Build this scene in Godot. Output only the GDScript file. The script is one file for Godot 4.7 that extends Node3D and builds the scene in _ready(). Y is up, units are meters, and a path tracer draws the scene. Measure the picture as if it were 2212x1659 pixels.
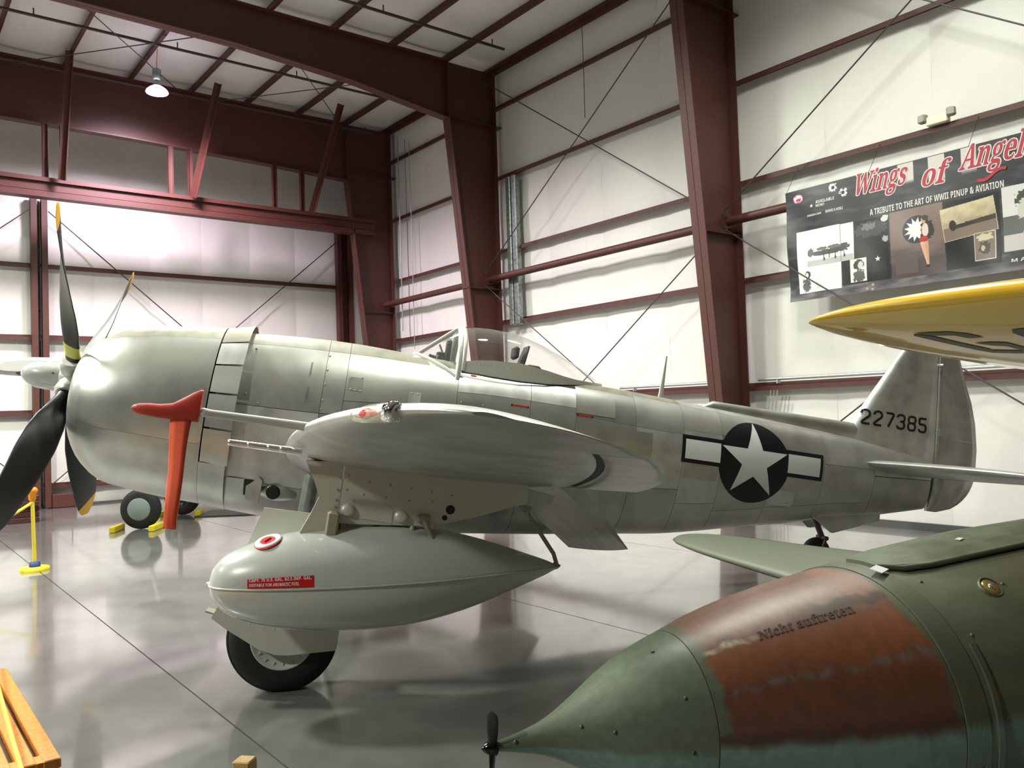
extends Node3D
# A hangar with a bare-metal propeller fighter, a green rocket aircraft's nose in front,
# a yellow wing tip and red steel framing. World: x = along the back wall to the right, -z = away, metres.

# ------------------------------------------------------------------ mesh builder
class MB:
	var st := SurfaceTool.new()
	var n := 0
	func _init():
		st.begin(Mesh.PRIMITIVE_TRIANGLES)
	# tris: flat list of points; turned so that the faces look away from ref (or from their own middle)
	func add(t: PackedVector3Array, smooth := false, ref = null):
		if t.is_empty(): return
		var c := Vector3.ZERO
		if ref == null:
			for p in t: c += p
			c /= t.size()
		else: c = ref
		var vol := 0.0
		for i in range(0, t.size(), 3):
			vol += (t[i] - c).dot((t[i + 1] - c).cross(t[i + 2] - c))
		st.set_smooth_group(0 if smooth else -1)
		var fl := vol < 0.0
		for i in range(0, t.size(), 3):
			st.add_vertex(t[i])
			st.add_vertex(t[i + 1] if fl else t[i + 2])
			st.add_vertex(t[i + 2] if fl else t[i + 1])
		n += t.size() / 3
	func done() -> ArrayMesh:
		st.generate_normals()
		return st.commit()

static func q4(t: PackedVector3Array, a, b, c, d):
	t.append(a); t.append(b); t.append(c); t.append(a); t.append(c); t.append(d)

static func fan(t: PackedVector3Array, ring):
	var c := Vector3.ZERO
	for p in ring: c += p
	c /= ring.size()
	for i in ring.size():
		t.append(c); t.append(ring[i]); t.append(ring[(i + 1) % ring.size()])

static func box(m: MB, c: Vector3, s: Vector3, b := Basis.IDENTITY, ch := 0.0):
	var h := s * 0.5
	if ch <= 0.0:
		var t := PackedVector3Array()
		var p := []
		for i in 8: p.append(c + b * Vector3(h.x * (1 if i & 1 else -1), h.y * (1 if i & 2 else -1), h.z * (1 if i & 4 else -1)))
		for f in [[0, 2, 3, 1], [4, 5, 7, 6], [0, 1, 5, 4], [2, 6, 7, 3], [0, 4, 6, 2], [1, 3, 7, 5]]: q4(t, p[f[0]], p[f[1]], p[f[2]], p[f[3]])
		m.add(t)
		return
	var rings := []
	for e in [[-h.y, ch], [-h.y + ch, 0.0], [h.y - ch, 0.0], [h.y, ch]]:
		var x: float = h.x - e[1]
		var z: float = h.z - e[1]
		var r := []
		for q in [[x, z - ch], [x - ch, z], [-x + ch, z], [-x, z - ch], [-x, -z + ch], [-x + ch, -z], [x - ch, -z], [x, -z + ch]]:
			r.append(c + b * Vector3(q[0], e[0], q[1]))
		rings.append(r)
	loft(m, rings, true, false)

# closed rings joined one after the other
static func loft(m: MB, rings: Array, caps := true, smooth := true, ref = null):
	var t := PackedVector3Array()
	for i in rings.size() - 1:
		var a = rings[i]
		var b = rings[i + 1]
		var k: int = a.size()
		for j in k: q4(t, a[j], b[j], b[(j + 1) % k], a[(j + 1) % k])
	var c := Vector3.ZERO
	if ref == null and caps:
		var cap := PackedVector3Array()
		fan(cap, rings[0])
		var c2 := PackedVector3Array()
		fan(c2, rings[rings.size() - 1])
		# orient caps together with the sides: the first cap turns the other way
		var all := t.duplicate()
		for i in range(0, cap.size(), 3): all.append(cap[i]); all.append(cap[i + 1]); all.append(cap[i + 2])
		for i in range(0, c2.size(), 3): all.append(c2[i]); all.append(c2[i + 2]); all.append(c2[i + 1])
		for p in all: c += p
		c /= all.size()
		var v := 0.0
		for i in range(0, all.size(), 3): v += (all[i] - c).dot((all[i + 1] - c).cross(all[i + 2] - c))
		if v < 0.0: t = rev(t)
		emit(m, t, smooth)
		m.add(cap, false, c)
		m.add(c2, false, c)
	else:
		m.add(t, smooth, ref)
static func rev(t: PackedVector3Array) -> PackedVector3Array:
	var o := PackedVector3Array()
	for i in range(0, t.size(), 3): o.append(t[i]); o.append(t[i + 2]); o.append(t[i + 1])
	return o
static func emit(m: MB, t: PackedVector3Array, smooth: bool):
	m.st.set_smooth_group(0 if smooth else -1)
	for i in range(0, t.size(), 3):
		m.st.add_vertex(t[i]); m.st.add_vertex(t[i + 2]); m.st.add_vertex(t[i + 1])
	m.n += t.size() / 3

static func perp(d: Vector3) -> Vector3:
	var u := Vector3.UP if absf(d.y) < 0.9 else Vector3.RIGHT
	return d.cross(u).normalized()

static func circ(c: Vector3, u: Vector3, v: Vector3, r: float, n: int, r2 := -1.0) -> Array:
	var a := []
	for i in n:
		var t := TAU * i / n
		a.append(c + u * (cos(t) * r) + v * (sin(t) * (r if r2 < 0 else r2)))
	return a

static func tube(m: MB, a: Vector3, b: Vector3, r: float, n := 10, r2 := -1.0):
	var d := (b - a).normalized()
	var u := perp(d)
	var v := d.cross(u)
	loft(m, [circ(a, u, v, r, n), circ(b, u, v, r if r2 < 0 else r2, n)])

static func path(m: MB, pts: Array, r: float, n := 8):
	var rings := []
	var u := Vector3.ZERO
	for i in pts.size():
		var d: Vector3 = (pts[mini(i + 1, pts.size() - 1)] - pts[maxi(i - 1, 0)]).normalized()
		if i == 0: u = perp(d)
		u = (u - d * u.dot(d)).normalized()
		rings.append(circ(pts[i], u, d.cross(u), r, n))
	loft(m, rings)

# profile: [distance along the axis, radius] pairs
static func lathe(m: MB, o: Vector3, ax: Vector3, prof: Array, n := 24, caps := true, smooth := true):
	var d := ax.normalized()
	var u := perp(d)
	var v := d.cross(u)
	var rings := []
	for p in prof: rings.append(circ(o + d * p[0], u, v, maxf(p[1], 0.0006), n))
	loft(m, rings, caps, smooth)

# flat polygon (2D points) pushed out along the third axis of b
static func prism(m: MB, poly: Array, b: Basis, o: Vector3, d0: float, d1: float):
	var p2 := PackedVector2Array()
	for p in poly: p2.append(Vector2(p[0], p[1]) if p is Array else p)
	var idx := Geometry2D.triangulate_polygon(p2)
	var lo := []
	var hi := []
	for p in p2:
		lo.append(o + b * Vector3(p.x, p.y, d0)); hi.append(o + b * Vector3(p.x, p.y, d1))
	var sgn := 0.0
	for i in p2.size():
		var a := p2[i]
		var c := p2[(i + 1) % p2.size()]
		sgn += a.x * c.y - c.x * a.y
	var ccw := (sgn > 0) == ((d1 > d0) == (b.determinant() > 0))
	var t := PackedVector3Array()
	for i in p2.size():
		var j := (i + 1) % p2.size()
		q4(t, lo[i], lo[j], hi[j], hi[i])
	if not ccw: t = rev(t)
	emit(m, t, false)
	var nrm := b.z * signf(d1 - d0)
	for side in 2:
		var f := PackedVector3Array()
		var src = hi if side == 1 else lo
		for i in range(0, idx.size(), 3):
			var a: Vector3 = src[idx[i]]
			var b2: Vector3 = src[idx[i + 1]]
			var c2: Vector3 = src[idx[i + 2]]
			var up := (b2 - a).cross(c2 - a).dot(nrm) > 0
			if up != (side == 1):
				var s := b2
				b2 = c2
				c2 = s
			f.append(a); f.append(b2); f.append(c2)
		emit(m, f, false)

# open sheet of points, faces turned away from ref
static func sheet(m: MB, rows: Array, ref: Vector3, smooth := true):
	var t := PackedVector3Array()
	for i in rows.size() - 1:
		for j in rows[i].size() - 1: q4(t, rows[i][j], rows[i + 1][j], rows[i + 1][j + 1], rows[i][j + 1])
	m.add(t, smooth, ref)

# ------------------------------------------------------------------ objects
var used := {}
func numbered(p: Node, called: String) -> String:
	var key := str(p.get_instance_id()) + called
	var k: int = used.get(key, 0)
	used[key] = k + 1
	return called if k == 0 else "%s_%03d" % [called, k]
func put(o: Node3D, called: String, parent: Node = null):
	var p: Node = parent if parent else self
	o.name = numbered(p, called)
	p.add_child(o, true)
	return o
func obj(called: String, m: MB, mat: Material, parent: Node = null, label := ""):
	var o := MeshInstance3D.new()
	o.mesh = m.done()
	o.mesh.surface_set_material(0, mat)
	put(o, called, parent)
	if label: o.set_meta("label", label)
	if called in ["fastener", "screw", "rivet", "step_slot", "latch_strip"]: o.set_meta("kind", "stuff")
	return o
func thing(called: String, label: String, category: String, at := Vector3.ZERO, b := Basis.IDENTITY, group := ""):
	var o := Node3D.new()
	o.transform = Transform3D(b, at)
	put(o, called)
	return tag(o, label, category, group)
func tag(o: Node, label: String, category: String, group := ""):
	o.set_meta("label", label)
	o.set_meta("category", category)
	if group: o.set_meta("group", group)
	return o
func struct(called: String, label := ""):
	var o := Node3D.new()
	put(o, called)
	o.set_meta("kind", "structure")
	if label: o.set_meta("label", label)
	return o

# ------------------------------------------------------------------ materials
var M := {}
func mat(called: String, c: Color, rough := 0.6, metal := 0.0) -> StandardMaterial3D:
	var m := StandardMaterial3D.new()
	m.albedo_color = c
	m.roughness = rough
	m.metallic = metal
	M[called] = m
	return m
func noise_tex(freq: float, seed_: int, ramp: Array, size := 512, octs := 4) -> NoiseTexture2D:
	var f := FastNoiseLite.new()
	f.seed = seed_
	f.noise_type = FastNoiseLite.TYPE_SIMPLEX_SMOOTH
	f.frequency = freq
	f.fractal_octaves = octs
	var t := NoiseTexture2D.new()
	t.width = size; t.height = size
	t.seamless = true
	t.noise = f
	var g := Gradient.new()
	var offs := PackedFloat32Array()
	var cols := PackedColorArray()
	for r in ramp: offs.append(r[0]); cols.append(r[1])
	g.offsets = offs
	g.colors = cols
	t.color_ramp = g
	return t
func grey(v: float) -> Color: return Color(v, v, v)
func tri(m: StandardMaterial3D, tex: Texture2D, scale: float, rough_tex: Texture2D = null, world := true):
	m.albedo_texture = tex
	m.uv1_triplanar = true
	m.uv1_world_triplanar = world
	m.uv1_scale = Vector3.ONE * scale
	if rough_tex: m.roughness_texture = rough_tex

func make_materials():
	var mottled := noise_tex(0.012, 3, [[0.2, grey(0.80)], [0.5, grey(0.93)], [0.8, grey(1.0)]])
	var smear := noise_tex(0.006, 9, [[0.1, grey(0.84)], [0.5, grey(0.94)], [0.9, grey(1.0)]])
	var fine := noise_tex(0.05, 5, [[0.2, grey(0.86)], [0.8, grey(1.0)]])
	# floor: polished concrete, mottled
	var concrete := noise_tex(0.008, 21, [[0.1, Color(0.86, 0.86, 0.84)], [0.5, Color(0.94, 0.935, 0.925)], [0.9, Color(1, 0.995, 0.985)]], 1024, 6)
	var f := mat("floor", Color(0.46, 0.455, 0.45), 0.33)
	tri(f, concrete, 0.22)
	f.clearcoat_enabled = true; f.clearcoat = 1.0; f.clearcoat_roughness = 0.075
	mat("wall_dimmed", Color(0.42, 0.41, 0.39), 0.7)  # unseen walls: grey chosen dark so less light bounces back into the hall
	mat("subfloor", Color(0.34, 0.30, 0.26), 0.9)
	# building
	tri(mat("blanket", Color(0.845, 0.835, 0.815), 0.45), noise_tex(0.02, 7, [[0.1, grey(0.985)], [0.9, grey(1.0)]]), 0.5)
	tri(mat("steel", Color(0.315, 0.16, 0.13), 0.52), fine, 0.7)
	mat("pipe_dark", Color(0.24, 0.17, 0.15), 0.5)
	mat("rod", Color(0.26, 0.23, 0.22), 0.45, 0.3)
	tri(mat("galv", Color(0.62, 0.65, 0.64), 0.38, 0.75), mottled, 1.2)
	mat("conduit", Color(0.74, 0.75, 0.75), 0.32, 0.8)
	mat("plastic_white", Color(0.87, 0.85, 0.74), 0.4)
	# aluminium skin in a few tones
	var al := [Color(0.86, 0.86, 0.83), Color(0.81, 0.81, 0.785), Color(0.88, 0.88, 0.86), Color(0.77, 0.77, 0.74)]
	for i in 4:
		var a := mat("alu%d" % i, al[i], 0.36 + 0.05 * (i % 3), 0.82)
		tri(a, smear, 0.55 + 0.13 * i, null, false)
		a.uv1_offset = Vector3(0.31 * i, 0.17 * i, 0.43 * i)
	mat("alu_bright", Color(0.92, 0.92, 0.9), 0.2, 0.9)
	mat("pylon", Color(0.78, 0.77, 0.72), 0.42, 0.3)
	mat("alu_paint", Color(0.80, 0.80, 0.77), 0.35, 0.25)
	tri(mat("antiglare", Color(0.58, 0.565, 0.50), 0.55), mottled, 0.6, null, false)
	tri(mat("liner", Color(0.13, 0.125, 0.115), 0.6, 0.3), mottled, 1.0, null, false)
	mat("chrome", Color(0.93, 0.93, 0.93), 0.06, 1.0)
	mat("black", Color(0.045, 0.043, 0.042), 0.42)
	mat("navy", Color(0.065, 0.068, 0.095), 0.4)
	mat("white_paint", Color(0.86, 0.86, 0.86), 0.4)
	mat("decal_black", Color(0.06, 0.06, 0.06), 0.5)
	mat("rubber", Color(0.075, 0.072, 0.068), 0.7)
	mat("hub", Color(0.74, 0.74, 0.71), 0.4, 0.1)
	mat("zinc", Color(0.60, 0.58, 0.50), 0.5, 0.15)
	mat("red_cover", Color(0.74, 0.21, 0.14), 0.55)
	var rb := mat("ribbon", Color(1.0, 0.46, 0.32), 0.6)
	rb.backlight_enabled = true; rb.backlight = Color(0.55, 0.14, 0.08)
	mat("red_paint", Color(0.75, 0.11, 0.12), 0.28)
	mat("prop_yellow", Color(0.86, 0.65, 0.10), 0.45)
	mat("prop_band", Color(0.78, 0.78, 0.36), 0.5)
	var tk := mat("tank", Color(0.73, 0.745, 0.725), 0.28)
	tk.clearcoat_enabled = true; tk.clearcoat = 1.0; tk.clearcoat_roughness = 0.03
	# clear parts
	var g := mat("glass", Color(0.93, 0.95, 0.93, 0.05), 0.03)
	g.transparency = BaseMaterial3D.TRANSPARENCY_ALPHA
	var g2 := mat("lens", Color(0.95, 0.93, 0.8, 0.18), 0.03)
	g2.transparency = BaseMaterial3D.TRANSPARENCY_ALPHA
	mat("red_lamp", Color(0.80, 0.16, 0.12), 0.18)
	# green aircraft
	tri(mat("green_top", Color(0.375, 0.41, 0.335), 0.42), mottled, 1.1, null, false)
	tri(mat("green_dark", Color(0.335, 0.345, 0.275), 0.46), mottled, 1.1, null, false)
	tri(mat("green_cone", Color(0.375, 0.44, 0.36), 0.45), mottled, 1.4, null, false)
	tri(mat("pale_blue", Color(0.47, 0.57, 0.545), 0.5), mottled, 1.2, null, false)
	mat("gauge", Color(0.68, 0.58, 0.33), 0.3, 0.4)
	# yellow wing
	var y := mat("yellow", Color(0.93, 0.73, 0.08), 0.3)
	y.clearcoat_enabled = true; y.clearcoat = 1.0; y.clearcoat_roughness = 0.05
	mat("letter_grey", Color(0.20, 0.18, 0.18), 0.4)
	mat("grey_plane", Color(0.72, 0.71, 0.70), 0.45)
	mat("chock_yellow", Color(0.86, 0.78, 0.10), 0.55)
	mat("rope_yellow", Color(0.93, 0.84, 0.25), 0.6)
	mat("rope_orange", Color(0.90, 0.55, 0.12), 0.6)
	mat("blue", Color(0.08, 0.22, 0.50), 0.5)
	tri(mat("bench_wood", Color(0.86, 0.55, 0.17), 0.5), noise_tex(0.03, 14, [[0.2, grey(0.86)], [0.8, grey(1.0)]]), 1.5)
	tri(mat("raw_wood", Color(0.78, 0.64, 0.42), 0.65), fine, 2.0)
	tri(mat("brown_wood", Color(0.27, 0.13, 0.10), 0.6), fine, 2.0)
	mat("dark_grey", Color(0.28, 0.27, 0.27), 0.5)

# ------------------------------------------------------------------ camera, light
const CAM := Vector3(0, 2.08, 0)
const WX := 13.1      # white face of the right wall
const BZ := -24.2     # white face of the back wall
const LX := -21.0
const FZ := 13.0
const ROOF := 11.05
const LAMPS := [[5.5, -20.2, 0.95], [5.5, -12.6, 0.85], [-2.3, -20.2, 1.0], [-2.3, -12.6, 1.55], [9.0, -6.0, 0.3], [5.5, -5.0, 0.38], [-10.0, -16.4, 1.0], [-10.0, -5.0, 1.1]]
const LAMP_ENERGY := 105.0

func make_camera():
	var c := Camera3D.new()
	c.name = "camera"
	c.keep_aspect = Camera3D.KEEP_HEIGHT
	c.fov = rad_to_deg(2.0 * atan(829.5 / 1790.0))
	c.near = 0.05; c.far = 200.0
	c.transform = Transform3D(Basis(Vector3(0.78719129, -0.03294655, 0.61582822), Vector3(0.00579583, 0.99892309, 0.04603335), Vector3(-0.61668167, -0.03266781, 0.78653451)).orthonormalized(), CAM)
	add_child(c)
	c.current = true
	var we := WorldEnvironment.new()
	we.name = "environment"
	var e := Environment.new()
	e.background_mode = Environment.BG_COLOR
	e.background_color = Color(0.02, 0.02, 0.02)
	e.ambient_light_source = Environment.AMBIENT_SOURCE_DISABLED
	e.tonemap_mode = Environment.TONE_MAPPER_LINEAR
	e.tonemap_exposure = 1.0
	e.sdfgi_enabled = true; e.ssao_enabled = true; e.ssil_enabled = true
	we.environment = e
	add_child(we)

func lamp(i: int, x: float, z: float, power: float):
	var y := 9.86
	var purple := i == 0
	var t = thing("high_bay_lamp", "pendant high-bay lamp glowing white below the roof purlins" if i == 0 else "pendant high-bay lamp high over the open hall floor", "lamp", Vector3(x, y, z), Basis.IDENTITY.scaled(Vector3.ONE * 0.8), "" if i == 0 else "high-bay lamps over the hall")
	var m := MB.new()
	path(m, [Vector3(0, 0.72, 0), Vector3(0.0, 0.9, 0), Vector3(0.03, 1.3, 0)], 0.012, 6)
	obj("hook", m, M.rope_orange, t)
	m = MB.new()
	lathe(m, Vector3.ZERO, Vector3.UP, [[0.36, 0.06], [0.38, 0.12], [0.68, 0.12], [0.72, 0.05]], 14)
	obj("ballast_housing", m, M.galv, t)
	m = MB.new()
	lathe(m, Vector3.ZERO, Vector3.UP, [[0.18, 0.13], [0.24, 0.09], [0.36, 0.07]], 14)
	obj("neck", m, M.galv, t)
	m = MB.new()
	lathe(m, Vector3.ZERO, Vector3.UP, [[-0.02, 0.30], [0.0, 0.315], [0.06, 0.29], [0.13, 0.21], [0.18, 0.13]], 20)
	var gl := StandardMaterial3D.new()
	gl.albedo_color = Color(0.9, 0.9, 0.95)
	gl.emission_enabled = true
	gl.emission = Color(0.93, 0.88, 1.0) if purple else Color(0.95, 1.0, 0.95)
	gl.emission_energy_multiplier = 14.0
	obj("glass_reflector", m, gl, t)
	var l := SpotLight3D.new()
	l.name = "light"
	l.light_color = Color(1.0, 0.915, 0.985) if purple else Color(0.985, 1.0, 0.95)
	l.light_energy = LAMP_ENERGY * power
	l.light_size = 0.5
	l.spot_range = 60.0
	l.spot_angle = 82.0
	l.spot_attenuation = 2.0
	l.spot_angle_attenuation = 0.6
	l.shadow_enabled = true
	l.position = Vector3(0, -0.06, 0)
	l.rotation_degrees = Vector3(-90, 0, 0)
	t.add_child(l)
	# what the glass lets out upwards
	var up := OmniLight3D.new()
	up.name = "upward_light"
	up.light_color = l.light_color
	up.light_energy = LAMP_ENERGY * 0.1 * power
	up.light_size = 0.1
	up.omni_range = 40.0
	up.omni_attenuation = 2.0
	up.shadow_enabled = true
	up.position = Vector3(0, 0.08, 0)
	t.add_child(up)

# ------------------------------------------------------------------ the hall
# I-shaped member along a polyline of (inner, outer) edge pairs in the plane of the frame
func i_beam(pairs: Array, zc: float, wf: float, tw := 0.02, tf := 0.025) -> MB:
	var m := MB.new()
	for i in pairs.size() - 1:
		var a0: Vector2 = pairs[i][0]
		var b0: Vector2 = pairs[i][1]
		var a1: Vector2 = pairs[i + 1][0]
		var b1: Vector2 = pairs[i + 1][1]
		var dn := (b0 - a0).normalized() * tf
		for part in [[a0, b0, a1, b1, tw], [a0, a0 + dn, a1, a1 + dn, wf], [b0 - dn, b0, b1 - dn, b1, wf]]:
			var r0 := []
			var r1 := []
			var hw: float = part[4] * 0.5
			for k in [[0, -hw], [1, -hw], [1, hw], [0, hw]]:
				var p0: Vector2 = part[k[0]]
				var p1: Vector2 = part[k[0] + 2]
				r0.append(Vector3(p0.x, p0.y, zc + k[1])); r1.append(Vector3(p1.x, p1.y, zc + k[1]))
			loft(m, [r0, r1], true, false)
	return m

func girt(a: Vector3, b: Vector3, inward: Vector3, dark := false) -> MB:
	# Z section: web stands level off the wall, one lip hangs at the inner edge
	var m := MB.new()
	var d := (b - a)
	var bs := Basis(d.normalized(), Vector3.UP, d.normalized().cross(Vector3.UP))
	var c := (a + b) * 0.5
	var L := d.length()
	box(m, c + inward * 0.10, Vector3(L, 0.012, 0.2) , bs)
	box(m, c + inward * 0.20 + Vector3(0, -0.035, 0), Vector3(L, 0.085, 0.012), bs)
	box(m, c + inward * 0.008 + Vector3(0, 0.035, 0), Vector3(L, 0.08, 0.012), bs)
	return m

# pillowed strip of white insulation, held back by the girts
func blanket(p0: Vector3, along: Vector3, w: float, ys: Array, inward: Vector3, seed_: int) -> MB:
	var m := MB.new()
	var rng := RandomNumberGenerator.new()
	rng.seed = seed_
	var rows := []
	var nx := 6
	for k in ys.size() - 1:
		var ny := 4
		for j in ny + (1 if k == ys.size() - 2 else 0):
			var fy := float(j) / ny
			var y: float = lerpf(ys[k], ys[k + 1], fy)
			var row := []
			for i in nx + 1:
				var fx := float(i) / nx
				var b := 0.028 * sin(PI * fy) * (0.6 + 0.4 * sin(PI * fx)) * rng.randf_range(0.7, 1.2)
				if i == 0 or i == nx: b -= 0.022
				row.append(p0 + along * (w * fx) + Vector3(0, y - p0.y, 0) + inward * b)
			rows.append(row)
	sheet(m, rows, p0 - inward * 20.0 + Vector3(0, 5, 0), true)
	return m

const GY := [2.38, 4.36, 6.2, 8.1, 9.92]

func make_hall():
	# floor: long concrete slabs with sawn joints
	var fl = struct("floor", "polished grey concrete floor with sawn joints")
	var m := MB.new()
	box(m, Vector3((LX + WX) * 0.5, -0.32, (BZ + FZ) * 0.5), Vector3(WX - LX + 1.4, 0.3, FZ - BZ + 1.4))
	obj("footing", m, M.subfloor, fl)
	var xs := [LX - 0.3]
	var x := 1.98 - 3.64 * 6
	while x < WX:
		if x > LX: xs.append(x)
		x += 3.64
	xs.append(WX + 0.3)
	for i in xs.size() - 1:
		for zz in [[BZ - 0.3, -0.9], [-0.9, FZ + 0.3]]:
			m = MB.new()
			box(m, Vector3((xs[i] + xs[i + 1]) * 0.5, -0.085, (zz[0] + zz[1]) * 0.5), Vector3(xs[i + 1] - xs[i] - 0.012, 0.17, zz[1] - zz[0] - 0.012))
			obj("slab", m, M.floor, fl)
	# ceiling: white roof lining above purlins and tapered rafters
	var ce = struct("ceiling", "white lined roof over red-brown steel purlins and rafters")
	m = MB.new()
	box(m, Vector3((LX + WX) * 0.5, ROOF + 0.22, (BZ + FZ) * 0.5), Vector3(WX - LX + 1.4, 0.2, FZ - BZ + 1.4))
	obj("roof_deck", m, M.galv, ce)
	var px := []
	x = 11.55
	while x > LX:
		px.append(x)
		x -= 1.52
	var zf := [BZ, -22.3, -16.9, -9.5, -2.1, 5.3, 12.7]
	# lining strips sag between the purlins
	var edges := [WX + 0.1] + px + [LX - 0.1]
	for i in edges.size() - 1:
		var bands := [[BZ, -16.9], [-16.9, -9.5], [-9.5, 0.0], [0.0, FZ]]
		for bnd in bands:
			m = MB.new()
			var rows := []
			for j in 9:
				var fx := j / 8.0
				var row := []
				for k in 9:
					var fz := k / 8.0
					row.append(Vector3(lerpf(edges[i], edges[i + 1], fx), ROOF + 0.02 - 0.035 * sin(PI * fx) + 0.006 * sin(fz * 23.0 + i), lerpf(bnd[0], bnd[1], fz)))
				rows.append(row)
			sheet(m, rows, Vector3(edges[i], 30.0, bnd[0]), true)
			obj("lining", m, M.blanket, ce)
	for p in px:
		for k in [[BZ, -16.9], [-16.9, -9.5], [-9.5, -2.1], [-2.1, FZ]]:
			m = MB.new()
			var L: float = k[1] - k[0]
			var zc: float = (k[0] + k[1]) * 0.5
			box(m, Vector3(p, ROOF - 0.10, zc), Vector3(0.012, 0.2, L))
			box(m, Vector3(p - 0.035, ROOF - 0.196, zc), Vector3(0.08, 0.012, L))
			box(m, Vector3(p + 0.035, ROOF - 0.006, zc), Vector3(0.08, 0.012, L))
			obj("purlin", m, M.steel, ce)
	m = MB.new()
	for b in [[0.0, 0.012, 0.28], [-0.06, 0.13, 0.012]]:
		box(m, Vector3(WX - 0.16 + b[0], ROOF - 0.14, (BZ + FZ) * 0.5), Vector3(b[1], b[2], FZ - BZ))
	obj("eave_strut", m, M.steel, ce)
	for i in range(1, zf.size()):
		var z: float = zf[i]
		var bot := [Vector2(11.44, 9.38), Vector2(10.4, 9.52), Vector2(8.8, 9.74), Vector2(6.2, 9.92), Vector2(2.0, 9.98), Vector2(LX, 9.98)]
		if i == 1: bot = [Vector2(11.4, 9.12), Vector2(8.8, 9.22), Vector2(5.5, 9.3), Vector2(2.5, 9.32), Vector2(LX, 9.32)]
		var pr := []
		for b in bot: pr.append([b, Vector2(b.x, ROOF - 0.21)])
		m = i_beam(pr, z, 0.26)
		obj("rafter", m, M.steel, ce)
	# sprinkler branch pipes along x
	for s in [[-22.0, 10.62, LX, 12.3], [-19.4, 10.66, LX, 11.9], [-15.25, 10.68, LX, 12.05], [-11.0, 10.68, LX, 12.0]]:
		m = MB.new()
		tube(m, Vector3(s[2], s[1], s[0]), Vector3(s[3], s[1], s[0]), 0.035, 8)
		var hx: float = s[3] - 0.35
		while hx > -6.0:
			tube(m, Vector3(hx, s[1], s[0]), Vector3(hx, s[1] + 0.16, s[0]), 0.014, 6)
			hx -= 2.9
		obj("sprinkler_pipe", m, M.pipe_dark, ce)
	# roof bracing rods
	for r in [[Vector3(2.5, 10.55, -16.9), Vector3(7.0, 10.55, -22.3)], [Vector3(7.0, 10.55, -16.9), Vector3(2.5, 10.55, -22.3)], [Vector3(7.0, 10.55, -16.9), Vector3(11.5, 10.55, -22.3)], [Vector3(11.5, 10.55, -16.9), Vector3(7.0, 10.55, -22.3)], [Vector3(-2.0, 10.55, -16.9), Vector3(2.5, 10.55, -22.3)]]:
		m = MB.new()
		tube(m, r[0], r[1], 0.012, 6)
		obj("brace_rod", m, M.rod, ce)

	# right wall
	var wr = struct("wall_right", "white insulated metal wall with red girts and tapered columns")
	m = MB.new()
	box(m, Vector3(WX + 0.16, ROOF * 0.5, (BZ + FZ) * 0.5), Vector3(0.16, ROOF + 0.4, FZ - BZ + 1.0))
	obj("cladding", m, M.galv, wr)
	var ys := [0.0, 2.38, 4.36, 6.2, 8.1, 9.92, ROOF + 0.05]
	var z0 := BZ
	var k2 := 0
	while z0 < FZ - 0.1:
		var w := minf(1.83, FZ - z0)
		obj("insulation_strip", blanket(Vector3(WX, 0, z0), Vector3(0, 0, 1), w, ys, Vector3(-1, 0, 0), 100 + k2), M.blanket, wr)
		z0 += w
		k2 += 1
	var bays := [[BZ, -22.3], [-22.3, -16.9], [-16.9, -9.5], [-9.5, -2.1], [-2.1, 5.3], [5.3, FZ]]
	for y in GY:
		for b in bays:
			obj("girt", girt(Vector3(WX, y, b[0]), Vector3(WX, y, b[1]), Vector3(-1, 0, 0)), M.steel, wr)
	var cols := [[-22.3, 11.38, 12.36], [-16.9, 11.44, 12.42], [-9.5, 11.42, 12.30], [-2.1, 11.42, 12.30], [5.3, 11.42, 12.30]]
	for c in cols:
		m = i_beam([[Vector2(c[2], 0), Vector2(12.9, 0)], [Vector2(lerpf(c[2], c[1], 0.58), 5.55), Vector2(12.9, 5.55)], [Vector2(c[1], 9.5), Vector2(12.9, 9.5)], [Vector2(c[1], ROOF - 0.21), Vector2(12.9, ROOF - 0.21)]], c[0], 0.30, 0.02, 0.03)
		box(m, Vector3(12.4, 0.015, c[0]), Vector3(1.1, 0.03, 0.42))
		for yy in [5.2, 9.42]: box(m, Vector3(12.36, yy, c[0]), Vector3(1.0 if yy < 6 else 1.6, 0.02, 0.26))
		obj("column", m, M.steel, wr)
	for b in [[-22.3, -16.9], [-16.9, -9.5], [-9.5, -2.1], [-2.1, 5.3]]:
		m = MB.new()
		tube(m, Vector3(12.62, 5.45, b[0] + 0.02), Vector3(12.62, 5.45, b[1] - 0.02), 0.085, 16)
		for e in [b[0] + 0.03, b[1] - 0.03]: box(m, Vector3(12.62, 5.45, e), Vector3(0.26, 0.26, 0.03))
		obj("strut_tube", m, M.steel, wr)
	# crossed rods in the braced bays
	for b in [[-16.9, -9.5], [-9.5, -2.1]]:
		for r in [[5.62, 10.55], [0.3, 5.25]]:
			for fl2 in 2:
				m = MB.new()
				var za: float = b[0] + 0.12
				var zb: float = b[1] - 0.12
				tube(m, Vector3(12.44, r[fl2], za), Vector3(12.44, r[1 - fl2], zb), 0.013, 6)
				for e in [[za, r[fl2], 1], [zb, r[1 - fl2], -1]]: box(m, Vector3(12.44, e[1], e[0]), Vector3(0.03, 0.07, 0.05))
				obj("brace_rod", m, M.rod, wr)
	# services on the wall
	m = MB.new()
	for zz in [-16.24, -16.02]:
		box(m, Vector3(12.86, 6.1, zz), Vector3(0.16, 3.75, 0.17), Basis.IDENTITY, 0.02)
	obj("duct", m, M.galv, wr)
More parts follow.
